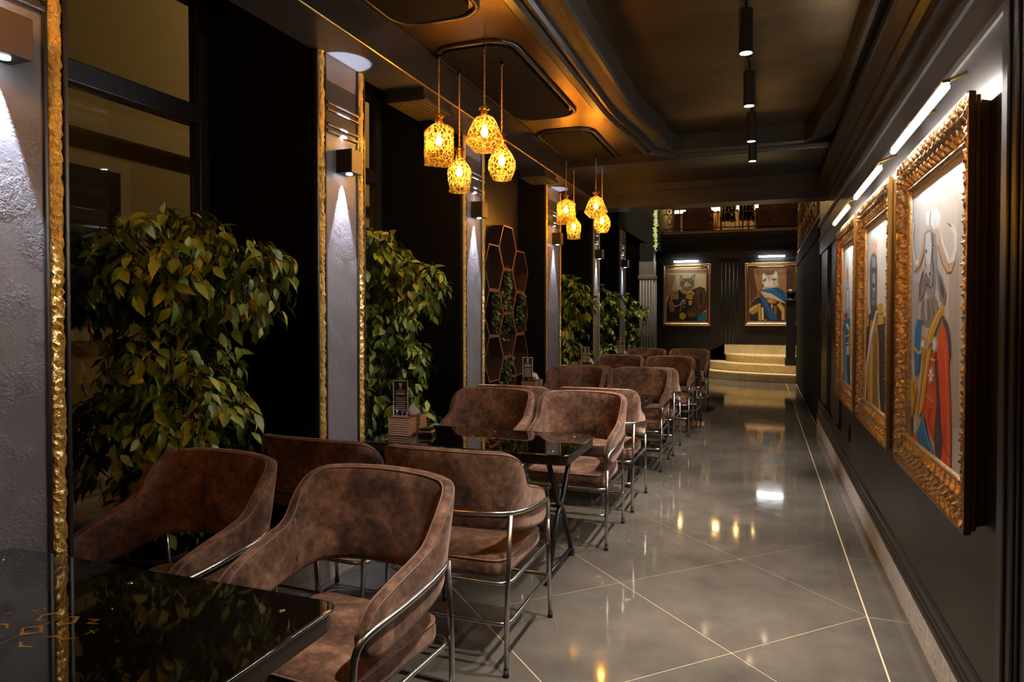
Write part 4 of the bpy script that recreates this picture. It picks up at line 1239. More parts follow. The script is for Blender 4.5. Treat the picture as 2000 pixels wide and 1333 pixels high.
for i, (tx, ty) in enumerate(((-2.105, 3.83), (-2.09, 6.28), (-2.06, 8.45), (-2.0, 10.45))):
    wh = ('second table', 'third table', 'fourth table', 'farthest table')[i]
    slat_box(tx, ty, 'slatted wooden box with cutlery on the %s' % wh)
    cutlery(tx, ty - .07, 12, i, 'dark and chrome cutlery handles in the box on the %s' % wh)
    menu_stand(tx - .035, ty - .028, R(8), 'black menu card with white lettering in the box on the %s' % wh)
    napkins(tx + .01, ty + .045, i, 'folded white napkins in the box on the %s' % wh)
pg = tag(empty('ash_tray', (-1.955, 3.80, TZ), R(10)), 'small dark stacked ashtray beside the box on the second table', 'ashtray')
bx('base', 'black_metal', pg, -.045, .045, -.045, .045, 0, .022, bev=.004)
bx('middle_plate', 'slat_wood', pg, -.042, .042, -.042, .042, .022, .030, bev=.002)
bx('lid', 'black_metal', pg, -.036, .036, -.036, .036, .030, .046, bev=.005)

# ================================================================ PENDANT LAMPS
def shade_mesh(kind):
    bm = bmesh.new()
    H = 0.0
    if kind == 'square':
        pr = [(.0, -.318), (.078, -.316), (.080, -.30), (.081, -.20), (.081, -.12), (.079, -.095), (.055, -.072), (.026, -.052), (.024, -.02), (.034, -.012), (.034, -.002), (.014, 0)]
        def md(a, z):
            if z > -.055:
                return 1
            c, s = abs(math.cos(a + PI / 4)), abs(math.sin(a + PI / 4))
            sq = 1 / (c ** 7 + s ** 7) ** (1 / 7)
            cut = 1 + .030 * math.sin(18 * a + z * 150) * math.sin(18 * a - z * 150) if z > -.30 and z < -.1 else 1
            return sq * cut
    elif kind == 'wide':
        pr = [(.0, -.275), (.062, -.274), (.068, -.268), (.117, -.215), (.114, -.200), (.092, -.14), (.068, -.085), (.048, -.062), (.022, -.05), (.021, -.025), (.034, -.016), (.034, -.004), (.014, 0)]
        def md(a, z):
            return 1 + (.035 * (abs(math.sin(7 * a + z * 9)) - .5) + .02 * math.sin(24 * a - z * 60)) * (1 if z < -.06 else 0)
    elif kind == 'bottle':
        pr = [(.0, -.304), (.068, -.302), (.071, -.285), (.080, -.20), (.083, -.165), (.080, -.145), (.060, -.115), (.035, -.08), (.026, -.055), (.024, -.02), (.033, -.012), (.033, -.002), (.014, 0)]
        def md(a, z):
            return 1 + .028 * math.sin(16 * a + z * 160) * math.sin(16 * a - z * 160) * (1 if z < -.1 else .1)
    else:
        pr = [(.0, -.305), (.056, -.303), (.066, -.288), (.088, -.235), (.091, -.205), (.084, -.165), (.062, -.125), (.038, -.09), (.024, -.06), (.019, -.02), (.029, -.012), (.029, -.002), (.013, 0)]
        def md(a, z):
            return 1 + .026 * math.sin(13 * a + z * 70) * math.sin(13 * a - z * 70) * (1 if z < -.1 else .1)
    P = spline(pr, 4)
    lathe(bm, P, 72, mod=md)
    return bm
SHD = {}
def make_pendant(kind):
    r = empty('pendant_lamp')
    o = finish(shade_mesh(kind), 'glass_shade', 'amber_glass', r, smooth=True)
    bm = bmesh.new()
    lathe(bm, [(.001, .012), (.012, .010), (.013, -.002), (.013, -.055), (.009, -.075), (.001, -.077)], 12)
    finish(bm, 'socket', 'brass', r, smooth=True)
    bm = bmesh.new()
    z0 = {'square': -.165, 'wide': -.155, 'bottle': -.165, 'drop': -.175}[kind]
    lathe(bm, spline([(.001, z0 - .030), (.014, z0 - .025), (.021, z0 - .006), (.020, z0 + .010), (.011, z0 + .030), (.007, z0 + .045)], 3), 14, captop=True)
    finish(bm, 'bulb', 'bulb', r, smooth=True)
    bm = bmesh.new()
    tube(bm, [(0, 0, -.07), (0, 0, z0 + .04)], .006, 8)
    finish(bm, 'bulb_neck', 'brass', r, smooth=True)
    return r
PEND = [('square', -1.965, 3.996, 2.78), ('bottle', -1.964, 4.312, 2.64), ('wide', -1.625, 3.942, 2.782), ('drop', -1.628, 4.252, 2.69)]
shape_words = {'square': 'square amber decanter', 'bottle': 'round-shouldered amber bottle', 'wide': 'wide-bottomed amber decanter', 'drop': 'teardrop amber decanter'}
protoP = {}
for ci, (dx, dy, wh) in enumerate(((0, 0, 'in the near cluster of four'), (-.02, 3.12, 'in the farther cluster of four'), (0, -3.13, 'in the unseen cluster added over the near table, above the frame'))):  # last cluster is out of view, added for its warm light
    for kind, x, y, zt in PEND:
        if kind not in protoP:
            o = protoP[kind] = make_pendant(kind)
        else:
            o = copy_tree(protoP[kind])
        o.location = (x + dx, y + dy, zt)
        # each has its own cord length
        for ch in [c for c in o.children if c.name.startswith('cord') or c.name.startswith('ceiling_cap')]:
            bpy.data.objects.remove(ch)
        bm = bmesh.new()
        L = 3.166 - zt
        tube(bm, [(0, 0, .008), (0, 0, L)], .0042, 6)
        for s in (0, PI):
            tube(bm, [(.0035 * math.cos(k * .9 + s), .0035 * math.sin(k * .9 + s), .01 + (L - .02) * k / 46) for k in range(47)], .0028, 4)
        finish(bm, 'cord', 'cord', o, smooth=True)
        bm = bmesh.new()
        lathe(bm, [(.001, L - .03), (.012, L - .028), (.014, L), (.001, L)], 10)
        finish(bm, 'ceiling_cap', 'black_metal', o, smooth=True)
        tag(o, '%s pendant lamp %s' % (shape_words[kind], wh), 'pendant lamp', 'amber bottle pendant lamps')

# ================================================================ TRACK SPOTS
tk = tag(empty('ceiling_track', (-.09, 0, 3.27)), 'black ceiling track running down the middle of the tray', 'track')
bx('rail', 'black_metal', tk, -.018, .018, Y0 + .3, 6.9, -.035, 0)
bx('end_cap', 'black_rubber', tk, -.019, .019, 6.9, 6.92, -.036, 0)
spots = [(3.905, 'nearest'), (4.90, 'second'), (5.91, 'third'), (6.68, 'farthest'), (2.90, 'n'), (1.90, 'm')]  # the last two are out of view, added for their light
words = {'nearest': 'black cylinder spotlight on the ceiling track, nearest the camera in view', 'second': 'black cylinder spotlight on the ceiling track, second from the camera in view',
         'third': 'black cylinder spotlight on the ceiling track, third from the camera in view', 'farthest': 'black cylinder spotlight at the far end of the ceiling track', 'n': 'black cylinder spotlight added on the track just before those in view', 'm': 'black cylinder spotlight added on the track ahead of the camera, out of frame', 'o': 'black cylinder spotlight on the track closest above the camera'}
for y, k in spots:
    r = tag(empty('track_spot', (-.09, y, 3.235)), words[k], 'spotlight', 'track spotlights')
    tilt = R(7)
    bm = bmesh.new()
    box(bm, -.017, .017, -.06, .06, -.028, 0)
    finish(bm, 'adapter', 'black_metal', r)
    bm = bmesh.new()
    tube(bm, [(0, 0, -.02), (0, 0, -.12)], .008, 8)
    finish(bm, 'stem', 'black_metal', r, smooth=True)
    bm = bmesh.new()
    lathe(bm, [(.001, -.10), (.036, -.10), (.038, -.105), (.038, -.335), (.033, -.335), (.031, -.318), (.001, -.318)], 20)
    hd = finish(bm, 'housing', 'black_metal', r, smooth=False)
    bm = bmesh.new()
    lathe(bm, [(.001, -.320), (.029, -.320), (.029, -.330), (.001, -.332)], 20)
    finish(bm, 'lens', 'led_track', hd, smooth=True)
    light('track_beam', 'SPOT', (0, 0, -.345), W_TRACK * (.6 if k == 'm' else .95), (1.0, .89, .76), r, (-.30, .04, -1) if k == 'm' else (-.05, 0, -1) if k in ('nearest', 'third', 'n') else ((-.10, .42, -1) if k == 'farthest' else (-.40, .12, -1)), spot_size=R(52), spot_blend=1.0, shadow_soft_size=.03)

# ================================================================ WALL LAMPS
lampw = ['large black up-and-down wall lamp on the nearest pillar', 'black up-and-down wall lamp on the pillar between the two big trees', 'black up-and-down wall lamp on the pillar before the hexagon shelves',
         'black up-and-down wall lamp on the pillar beyond the hexagon shelves', 'small distant wall lamp on the second pillar from the fluted column', 'small distant wall lamp on the pillar nearest the fluted column']
for k, (ya, yb, wh) in enumerate(pillar_y):
    yc = (ya + yb) / 2
    r = tag(empty('wall_lamp', (XP + .004, yc, 2.365)), lampw[k], 'wall lamp', 'wall lamps on the pillars')
    bm = bmesh.new()
    bbox(bm, 0, .10, -.055, .055, -.066, .066, bev=.003)
    bd = finish(bm, 'body', 'black_metal', r)
    bx('front_plate', 'lamp_tan', r, .100, .104, -.055, .055, -.066, .066, bev=.0015)
    for s in (-1, 1):
        bm = bmesh.new()
        lathe(bm, [(.001, s * .0665), (.018, s * .0665), (.018, s * .069), (.001, s * .070)], 14, .05, 0)
        finish(bm, 'lens', 'led_wall', r)
        light('wall_beam', 'SPOT', (.026, 0, s * .073), W_WALL, (.74, .82, 1.0), r, (-.03, 0, s), spot_size=R(36), spot_blend=.10, shadow_soft_size=.008)

# ================================================================ FRAMED PAINTINGS
def frame_mesh(w, h, prof, orn=None, step=.009):
    """mitred picture frame in the local xz plane, front towards -y; prof = (inset, protrusion)"""
    bm = bmesh.new()
    cs = [(-w / 2, -h / 2), (w / 2, -h / 2), (w / 2, h / 2), (-w / 2, h / 2)]
    for k in range(4):
        a, b = Vector(cs[k]), Vector(cs[(k + 1) % 4])
        L = (b - a).length
        d = (b - a) / L
        inn = Vector((-d.y, d.x))
        n = max(2, int(L / step)) if orn else 1
        rings = []
        for i in range(n + 1):
            ring = []
            for q, (ins, pro) in enumerate(prof):
                s = ins + (L - 2 * ins) * i / n
                p = a + d * s + inn * ins
                e = orn(s, ins, L) if orn else 0
                ring.append(bm.verts.new((p.x, -(pro + e), p.y)))
            rings.append(ring)
        for r0, r1 in zip(rings, rings[1:]):
            for q in range(len(prof) - 1):
                bm.faces.new((r0[q], r1[q], r1[q + 1], r0[q + 1]))
    return bm

def art_mesh(key, w, h, base):
    polys = [(base, [(.05, .04), (.95, .04), (.95, .96), (.05, .96)])]
    for col, s in ART[key]:
        pts = [tuple(float(v) for v in p.split(',')) for p in s.split()]
        if not key.startswith('cat'):
            pts = [(.122 + (x - .07) * .93, z) for x, z in pts]
        polys.append((col, pts))
    bm = bmesh.new()
    lay = bm.loops.layers.float_color.new('paint')
    for i, (col, pts) in enumerate(polys):
        try:
            f = bm.faces.new([bm.verts.new(((x - .5) * w, -.00008 * i, (z - .5) * h)) for x, z in pts])
        except ValueError:
            continue
        c = (*srgb(col), 1)
        f.normal_update()
        if f.normal.y > 0:
            f.normal_flip()
        for lp in f.loops:
            lp[lay] = c
    bmesh.ops.triangulate(bm, faces=bm.faces)
    me = bpy.data.meshes.new('picture')
    bm.to_mesh(me)
    bm.free()
    me.materials.append(MATS['oil_paint'])
    o = bpy.data.objects.new('picture', me)
    C.objects.link(o)
    return o

BIGP = [(.03, 0), (.026, .022), (.012, .030), (.012, .040), (.002, .046), (.0, .066)] + [(.006 + .12 * i / 14, .070 - .034 * i / 14) for i in range(15)] + \
       [(.130, .030), (.134, .038), (.142, .040), (.148, .034), (.152, .024)]
def carved(s, ins, L):
    if ins < .005 or ins > .127:
        return .004 * abs(math.sin(s * 210)) if .133 < ins < .145 else 0
    a = (ins - .006) / .12
    u = s / .074
    wv = math.sin(2 * PI * (u + .38 * math.sin(PI * 2 * a)))
    lf = math.sin(2 * PI * (2 * u) + 5.5 * a) * math.cos(2 * PI * u - 7 * a)
    e = .55 * wv * math.sin(PI * a) + .5 * lf + .35 * math.sin(2 * PI * 3.1 * u) * math.sin(3 * PI * a)
    return .014 * e * (math.sin(PI * min(1, max(0, a))) ** .5 + .25)
def big_painting(yc, key, base, lb):
    w, h = 1.265, 1.467
    r = tag(empty('framed_painting', (XW - .002, yc, 1.498), -PI / 2), lb, 'painting', 'large gilt-framed portraits on the right wall')
    fo = finish(frame_mesh(w, h, BIGP[5:], carved), 'carved_frame', 'gilt', r, smooth=True)
    finish(frame_mesh(w, h, BIGP[:6]), 'frame_side', 'gilt_side', r)
    bm = bmesh.new()
    box(bm, -w / 2 + .12, w / 2 - .12, -.022, -.002, -h / 2 + .12, h / 2 - .12)
    finish(bm, 'canvas', 'paper', r)
    o = art_mesh(key, w, h, base)
    o.parent = r
    o.location = (0, -.0225, 0)
big_painting(3.258, 'buffalo', 'c4c3c0', 'gilt-framed portrait of a buffalo in red uniform, nearest on the right wall')
big_painting(4.76, 'gorilla', 'c6c6c2', 'gilt-framed portrait of a crowned gorilla in gold coat, middle of three')
big_painting(6.207, 'bird', 'c2c8c8', 'gilt-framed portrait of a figure in blue uniform, farthest of three on the right wall')

SMP = [(0, 0), (.004, .045), (.02, .06), (.05, .062), (.066, .05), (.072, .04), (.09, .036), (.10, .042), (.105, .03)]
def small_painting(xc, zc, w, h, key, base, lb):
    r = tag(empty('framed_painting', (xc, YB - .002, zc)), lb, 'painting', 'small gilt-framed cat portraits on the back wall')
    finish(frame_mesh(w, h, SMP), 'gilt_frame', 'gilt', r)
    bm = bmesh.new()
    box(bm, -w / 2 + .08, w / 2 - .08, -.026, -.002, -h / 2 + .08, h / 2 - .08)
    finish(bm, 'canvas', 'paper', r)
    o = art_mesh(key, w, h, base)
    o.parent = r
    o.location = (0, -.027, 0)
small_painting(-1.783, 1.971, 1.184, 1.552, 'cat_dog', 'b99a70', 'framed portrait of a tabby cat in dark uniform with a brown dog, back wall left')
small_painting(.2155, 1.9715, 1.221, 1.527, 'cat_cape', '84603f', 'framed portrait of a pale cat in blue robe, behind the newel post')

# ---- picture lights
def led_bar(yc, lb):
    r = tag(empty('picture_light', (.58, yc, 2.268)), lb, 'picture light', 'picture lights on the right wall')
    bm = bmesh.new()
    tube(bm, [(0, -.49, 0), (0, .49, 0)], .0125, 12)
    finish(bm, 'tube', 'led_white', r, smooth=True)
    bm = bmesh.new()
    box(bm, -.012, .012, -.495, .495, .013, .022)
    finish(bm, 'housing', 'brass', r)
    for s in (-.25, .25):
        bm = bmesh.new()
        tube(bm, [(0, s, .02), (.03, s, .08), (.135, s, .12)], .007, 6)
        finish(bm, 'bracket', 'brass', r, smooth=True)
for yc, lb in ((3.18, 'bright tube picture light above the buffalo portrait'), (4.56, 'bright tube picture light above the gorilla portrait'), (5.97, 'bright tube picture light above the blue uniform portrait')):
    led_bar(yc, lb)
def back_light(xc, zc, lb):
    r = tag(empty('picture_light', (xc, YB - .16, zc)), lb, 'picture light', 'picture lights on the back wall')
    bm = bmesh.new()
    tube(bm, [(-.29, 0, 0), (.29, 0, 0)], .019, 10)
    finish(bm, 'tube', 'led_back', r, smooth=True)
    bx('housing', 'black_metal', r, -.31, .31, -.014, .014, .019, .035)
    bx('backplate', 'black_metal', r, -.09, .09, .135, .16, .04, .12)
    for s in (-.03, .03):
        bm = bmesh.new()
        tube(bm, [(s, 0, .03), (s, .06, .09), (s, .14, .08)], .006, 6)
        finish(bm, 'arm', 'black_metal', r, smooth=True)
back_light(-1.78, 2.80, 'white tube picture light above the tabby cat portrait')
back_light(.21, 2.87, 'white tube picture light above the pale cat portrait')
# socket on the right wall
so = tag(empty('wall_socket', (XW, 6.35, .50)), 'black wall socket under the gilt frames on the right wall', 'socket')
bx('plate', 'black_metal', so, -.012, 0, -.045, .045, -.07, .07, bev=.003)
bx('insert', 'black_rubber', so, -.015, -.012, -.03, .03, -.05, -.005)
bx('insert', 'black_rubber', so, -.015, -.012, -.03, .03, .005, .05)

# ================================================================ AIR DIFFUSERS on the beam
def diffuser(yc, lb):
    r = tag(empty('air_diffuser', (-2.145, yc, 2.855)), lb, 'vent', 'air vents under the beam')
    bx('duct', 'black_paint', r, -.13, .125, -.16, .24, .02, .084)
    bx('frame', 'black_satin', r, -.14, .14, -.17, -.155, 0, .03)
    bx('frame', 'black_satin', r, -.14, .14, .245, .26, 0, .03)
    for k in range(8):
        bx('slat', 'vent_slat', r, -.135 + k * .0355, -.118 + k * .0355, -.155, .245, 0, .018)
simple('vent_slat', (.05, .042, .03), .4, .3)
diffuser(4.05, 'black ceiling air vent with slats beyond the second pillar')
diffuser(6.6, 'black ceiling air vent with slats above the hexagon shelves')

# window stay rods near the top left
rd = tag(empty('window_stay', (-2.2, 3.0, 3.1)), 'thin dark metal stay rod under the beam at the upper left', 'rod')
bm = bmesh.new()
tube(bm, [(-.35, -.12, .16), (-.02, -.02, .12), (.17, .08, -.02)], .007, 6)
finish(bm, 'rod', 'steel', rd, smooth=True)
bm = bmesh.new()
lathe(bm, [(.001, .11), (.014, .112), (.014, .135), (.001, .137)], 10, -.02, -.02)
finish(bm, 'joint', 'steel', rd)

# ================================================================ LEAFY TREES
def leaf_geo(bm, M, L, W, curl):
    rows = [(0, .05), (.18, .62), (.42, 1.0), (.68, .72), (.88, .28), (1.0, .02)]
    prev = None
    for t_, wd in rows:
        z = -curl * t_ * t_ * L
        a = bm.verts.new(M @ Vector((-wd * W / 2, t_ * L, z + .16 * wd * W)))
        c = bm.verts.new(M @ Vector((0, t_ * L, z)))
        b = bm.verts.new(M @ Vector((wd * W / 2, t_ * L, z + .16 * wd * W)))
        if prev:
            bm.faces.new((prev[0], prev[1], c, a))
            bm.faces.new((prev[1], prev[2], b, c))
        prev = (a, c, b)
leaf_protos = []
for k, (L, W, cu) in enumerate(((.100, .050, .25), (.085, .045, .4), (.115, .052, .3), (.092, .055, .1))):
    bm = bmesh.new()
    leaf_geo(bm, Matrix.Identity(4), L, W, cu)
    tube(bm, [(0, 0, 0), (0, -.022, .004)], .0012, 4)
    me = bpy.data.meshes.new('leaf')
    bm.to_mesh(me)
    bm.free()
    for p in me.polygons:
        p.use_smooth = True
    me.materials.append(MATS['leaf'])
    leaf_protos.append(me)

def leaf_matrix(pos, n, rnd, droop=.75):
    ax = (n * .55 + Vector((0, 0, -droop)) + Vector((rnd.gauss(0, .35), rnd.gauss(0, .35), rnd.gauss(0, .3)))).normalized()
    up = (n + Vector((rnd.gauss(0, .35), rnd.gauss(0, .35), .5 + rnd.gauss(0, .3))))
    up = (up - ax * up.dot(ax))
    up = up.normalized() if up.length > 1e-4 else ax.orthogonal().normalized()
    xx = ax.cross(up)
    M = Matrix((xx, ax, up)).transposed().to_4x4()
    return Matrix.Translation(pos) @ M

def tree(base, blobs, nleaf, seed, lb, singles=0, leafscale=1.0, xmin=-3.0):
    rnd = random.Random(seed)
    r = tag(empty('artificial_tree', base), lb, 'tree', 'leafy green trees in the window recesses')
    B = Vector(base)
    bm = bmesh.new()
    lathe(bm, [(.001, 0), (.10, 0), (.13, .22), (.14, .24), (.128, .245), (.12, .21), (.001, .20)], 18)
    finish(bm, 'pot', 'pot', r, smooth=True)
    ztop = max(b[2] for b in blobs)
    for s in range(4):
        bm = bmesh.new()
        pts = [Vector((rnd.uniform(-.04, .04), rnd.uniform(-.04, .04), .2))]
        tgt = Vector(blobs[s % len(blobs)][:3]) - B
        for k in range(1, 6):
            q = pts[0].lerp(tgt, k / 5) + Vector((rnd.gauss(0, .03), rnd.gauss(0, .03), 0))
            pts.append(q)
        tube(bm, pts, .012, 6, radii=[.013 - .0016 * k for k in range(6)])
        finish(bm, 'stem', 'bark', r, smooth=True)
    cand = []
    tw = sum(b[3] * b[5] for b in blobs)
    twigs = bmesh.new()
    for b in blobs:
        ctr = Vector(b[:3])
        rad = Vector(b[3:6])
        cnt = int(nleaf * b[3] * b[5] / tw)
        nb = max(1, cnt // 6)
        for q in range(nb):                       # twigs with six leaves each
            d = Vector((rnd.gauss(0, 1), rnd.gauss(0, 1), rnd.gauss(0, 1)))
            d.normalize()
            f = .62 + .38 * rnd.random() ** .6
            tip = ctr + Vector((d.x * rad.x, d.y * rad.y, d.z * rad.z)) * f
            st_ = ctr + (tip - ctr) * .45 + Vector((0, 0, .06))
            mid = st_.lerp(tip, .6) + Vector((0, 0, .04))
            ok = tip.x > xmin
            if not ok:
                tip.x = xmin + rnd.random() * .2
            tube(twigs, [st_ - B, mid - B, tip - B], .0025, 4)
            for j in range(6):
                t_ = .35 + .65 * (j + rnd.random()) / 6
                p = (st_.lerp(mid, t_ * 1.5) if t_ < .6 else mid.lerp(tip, (t_ - .6) / .4)) + Vector((rnd.gauss(0, .02), rnd.gauss(0, .02), rnd.gauss(0, .015)))
                n = (d + Vector((rnd.gauss(0, .45), rnd.gauss(0, .45), rnd.gauss(0, .3)))).normalized()
                cand.append((p, n, t_))
    finish(twigs, 'twigs', 'bark', r)['kind'] = 'stuff'
    # the leaves that face the room become single leaves
    cam_p = Vector((0, 0, 1.5))
    cand.sort(key=lambda c: (c[0] - cam_p).length)
    bm = bmesh.new()
    for i, (p, n, t_) in enumerate(cand):
        sc = leafscale * rnd.uniform(.75, 1.2)
        M = leaf_matrix(p - B, n, rnd) @ Matrix.Scale(sc, 4)
        if i < singles:
            o = bpy.data.objects.new('leaf', leaf_protos[i % 4])
            C.objects.link(o)
            o.parent = r
            o.matrix_local = M
        else:
            leaf_geo(bm, M, .10, .05, rnd.uniform(.1, .4))
    o = finish(bm, 'foliage', 'leaf', r, smooth=True)
    o['kind'] = 'stuff'
    return r
tree((-2.66, 2.42, .14), [(-2.58, 2.42, 1.70, .40, .40, .31), (-2.30, 2.55, 1.62, .32, .32, .26), (-2.80, 2.30, 1.62, .26, .35, .28), (-2.58, 2.42, 1.22, .34, .34, .26), (-2.42, 2.45, .98, .30, .32, .30), (-2.75, 2.30, .90, .30, .32, .30), (-2.55, 2.42, .66, .32, .32, .22)],
     2900, 3, 'large leafy green tree by the window between the two nearest pillars', 300, .82)
tree((-2.66, 4.30, .14), [(-2.62, 4.32, 1.86, .30, .34, .26), (-2.32, 4.36, 1.64, .30, .30, .24), (-2.62, 4.32, 1.42, .32, .34, .28), (-2.46, 4.32, 1.14, .28, .30, .24), (-2.58, 4.30, .86, .32, .32, .24), (-2.34, 4.32, .74, .24, .26, .18)],
     2100, 8, 'tall leafy green tree behind the cutlery box of the second table', 300, .85)
tree((-2.62, 8.75, .14), [(-2.45, 8.80, 1.75, .34, .4, .30), (-2.25, 8.85, 1.55, .22, .3, .25), (-2.42, 8.75, 1.25, .28, .4, .3), (-2.35, 8.75, .85, .30, .4, .3)],
     700, 11, 'leafy green tree just beyond the pillar after the hexagon shelves')
tree((-2.58, 10.8, .14), [(-2.42, 10.8, 1.70, .34, .4, .28), (-2.22, 10.9, 1.55, .24, .3, .24), (-2.38, 10.8, 1.20, .28, .4, .3), (-2.35, 10.8, .8, .28, .4, .3)],
     600, 12, 'distant leafy green tree between the two small wall lamps')
tree((-2.55, 12.9, .14), [(-2.42, 12.85, 1.62, .30, .4, .26), (-2.20, 12.95, 1.48, .22, .3, .22), (-2.36, 12.9, 1.12, .26, .4, .28), (-2.3, 12.9, .8, .24, .4, .25)],
     550, 13, 'farthest leafy green tree beside the fluted column')

# ================================================================ HEXAGON SHELVES with ivy
def hexagon(yc, zc, lb):
    r = tag(empty('hexagon_shelf', (-2.60, yc, zc)), lb, 'shelf', 'honeycomb of hexagon shelves')
    ro, ri = .258, .243
    for k in range(6):
        bm = bmesh.new()
        a0, a1 = R(60 * k), R(60 * k + 60)
        q = [(ro * math.cos(a0), ro * math.sin(a0)), (ro * math.cos(a1), ro * math.sin(a1)), (ri * math.cos(a1), ri * math.sin(a1)), (ri * math.cos(a0), ri * math.sin(a0))]
        a = [bm.verts.new((0, y, z)) for y, z in q]
        b = [bm.verts.new((.13, y, z)) for y, z in q]
        bm.faces.new(a); bm.faces.new(b[::-1])
        for i in range(4):
            bm.faces.new((a[i], b[i], b[(i + 1) % 4], a[(i + 1) % 4]))
        bd_ = finish(bm, 'board', 'dark_wood', r)
        bd_.data.materials.append(MATS['copper_wood'])
        for pf in bd_.data.polygons:
            if pf.normal.x > .9:
                pf.material_index = 1
hx = [(6.63, 2.18, 'topmost'), (7.02, 1.955, 'upper right'), (6.63, 1.73, 'second down'), (7.02, 1.505, 'middle right'), (6.63, 1.28, 'third down'), (7.02, 1.055, 'lower right'), (6.63, .83, 'lowest'), (6.24, 1.955, 'upper left'), (6.24, 1.505, 'middle left'), (6.24, 1.055, 'lower left')]
for y, z, w in hx:
    hexagon(y, z, 'copper-edged hexagon wall shelf, %s of the honeycomb' % w)
def ivy(x, y, z, strands, length, seed, lb, leafs=26, mat='ivy', spread=.16):
    rnd = random.Random(seed)
    r = tag(empty('trailing_ivy', (x, y, z)), lb, 'plant', 'trailing ivy plants')
    bml = bmesh.new()
    for s in range(strands):
        bm = bmesh.new()
        oy = rnd.uniform(-spread, spread)
        ln = length * rnd.uniform(.55, 1.0)
        pts = [Vector((rnd.uniform(-.01, .03), oy * .4, .04))]
        for k in range(1, 9):
            pts.append(Vector((.05 + rnd.gauss(0, .012), oy + rnd.gauss(0, .015), .05 - ln * k / 8)))
        tube(bm, pts, .002, 4)
        finish(bm, 'strand', 'bark', r)
        for q in range(leafs):
            t_ = rnd.random() * 7.99
            p = pts[int(t_)].lerp(pts[int(t_) + 1], t_ % 1) + Vector((rnd.gauss(.01, .012), rnd.gauss(0, .018), 0))
            M = leaf_matrix(p, Vector((1, rnd.gauss(0, .5), .2)).normalized(), rnd, .5) @ Matrix.Scale(rnd.uniform(.3, .48), 4)
            leaf_geo(bml, M, .10, .075, .2)
    o = finish(bml, 'ivy_leaves', mat, r, smooth=True)
    o['kind'] = 'stuff'
ivy(-2.56, 6.66, 1.95, 9, .85, 1, 'ivy trailing from the topmost hexagon shelf', 40)
ivy(-2.56, 7.02, 1.73, 6, .5, 2, 'ivy trailing from the upper right hexagon shelf', 30)
ivy(-2.56, 6.40, 1.70, 5, .55, 3, 'ivy hanging at the left edge of the honeycomb', 34)
ivy(-2.56, 6.66, 1.06, 8, .5, 4, 'ivy trailing from the lower hexagon shelf by the third table', 36)
ivy(-2.10, 14.0, 3.66, 8, 1.05, 5, 'fairy-lit garland hanging beside the gallery railing', 46, 'fairy', .07)

# ================================================================ NEWEL POST
nw = tag(empty('newel_post', (.60, 16.25, .354)), 'black newel post with round finial on the marble steps', 'post')
bx('base', 'black_satin', nw, -.115, .115, -.115, .115, 0, .16, bev=.01)
bx('shaft', 'black_satin', nw, -.098, .098, -.098, .098, .16, 1.40, bev=.008)
bx('cap', 'black_satin', nw, -.125, .125, -.125, .125, 1.40, 1.45, bev=.012)
bm = bmesh.new()
lathe(bm, spline([(.10, 1.45), (.075, 1.48), (.085, 1.55), (.10, 1.60), (.075, 1.66), (.03, 1.69), (.001, 1.70)], 4), 18)
finish(bm, 'finial', 'black_satin', nw, smooth=True)

# ================================================================ GALLERY RAILING
def railing(name, origin, rz, L, unit, lb):
    r = tag(empty(name, origin, rz), lb, 'railing', 'ornate gallery railings')
    for z, h_ in ((.06, .03), (.44, .02), (.95, .05)):
        bx('rail', 'rail_bronze', r, 0, L, -.018, .018, z, z + h_)
    n = int(L / unit)
    for k in range(n + 1):
        x = k * unit
        bx('post', 'rail_bronze', r, x - .017, x + .017, -.017, .017, 0, .97)
        bx('baluster', 'rail_bronze', r, min(L, x + unit * .16) - .008, min(L, x + unit * .16) + .008, -.008, .008, .06, .95)
        if k == n:
            break
        xm = x + unit / 2
        bx('baluster', 'rail_bronze', r, x + unit * .84 - .008, x + unit * .84 + .008, -.008, .008, .06, .95)
        for s in (-1, 1):
            bm = bmesh.new()
            tube(bm, spline([(xm + s * .02, 0, .40), (xm + s * .085, 0, .50), (xm + s * .04, 0, .62), (xm + s * .06, 0, .74), (xm + s * .13, 0, .92)], 4), .010, 6)
            finish(bm, 'scroll', 'rail_bronze', r, smooth=True)
        bm = bmesh.new()
        tube(bm, [(xm + .06 * math.cos(a * PI / 8), 0, .28 + .08 * math.sin(a * PI / 8)) for a in range(16)], .010, 6, closed=True)
        finish(bm, 'ring', 'rail_bronze', r, smooth=True)
        for z, q in ((.53, .030), (.37, .022), (.20, .026)):
            bm = bmesh.new()
            lathe(bm, [(.001, z - q * 1.2), (q * .7, z - q * .7), (q, z), (q * .6, z + q), (.001, z + q * 1.7)], 10, xm, 0)
            finish(bm, 'gold_bud', 'brass', r, smooth=True)
simple('rail_bronze', (.30, .16, .07), .35, .7)
railing('gallery_railing', (-2.45, YB - .06, 3.54), 0, 3.5, .5, 'ornate bronze railing with gold buds along the gallery above the back wall')
railing('side_railing', (.72, 9.8, 2.72), R(90), 6.0, .6, 'ornate bronze railing of the side gallery above the black partition')
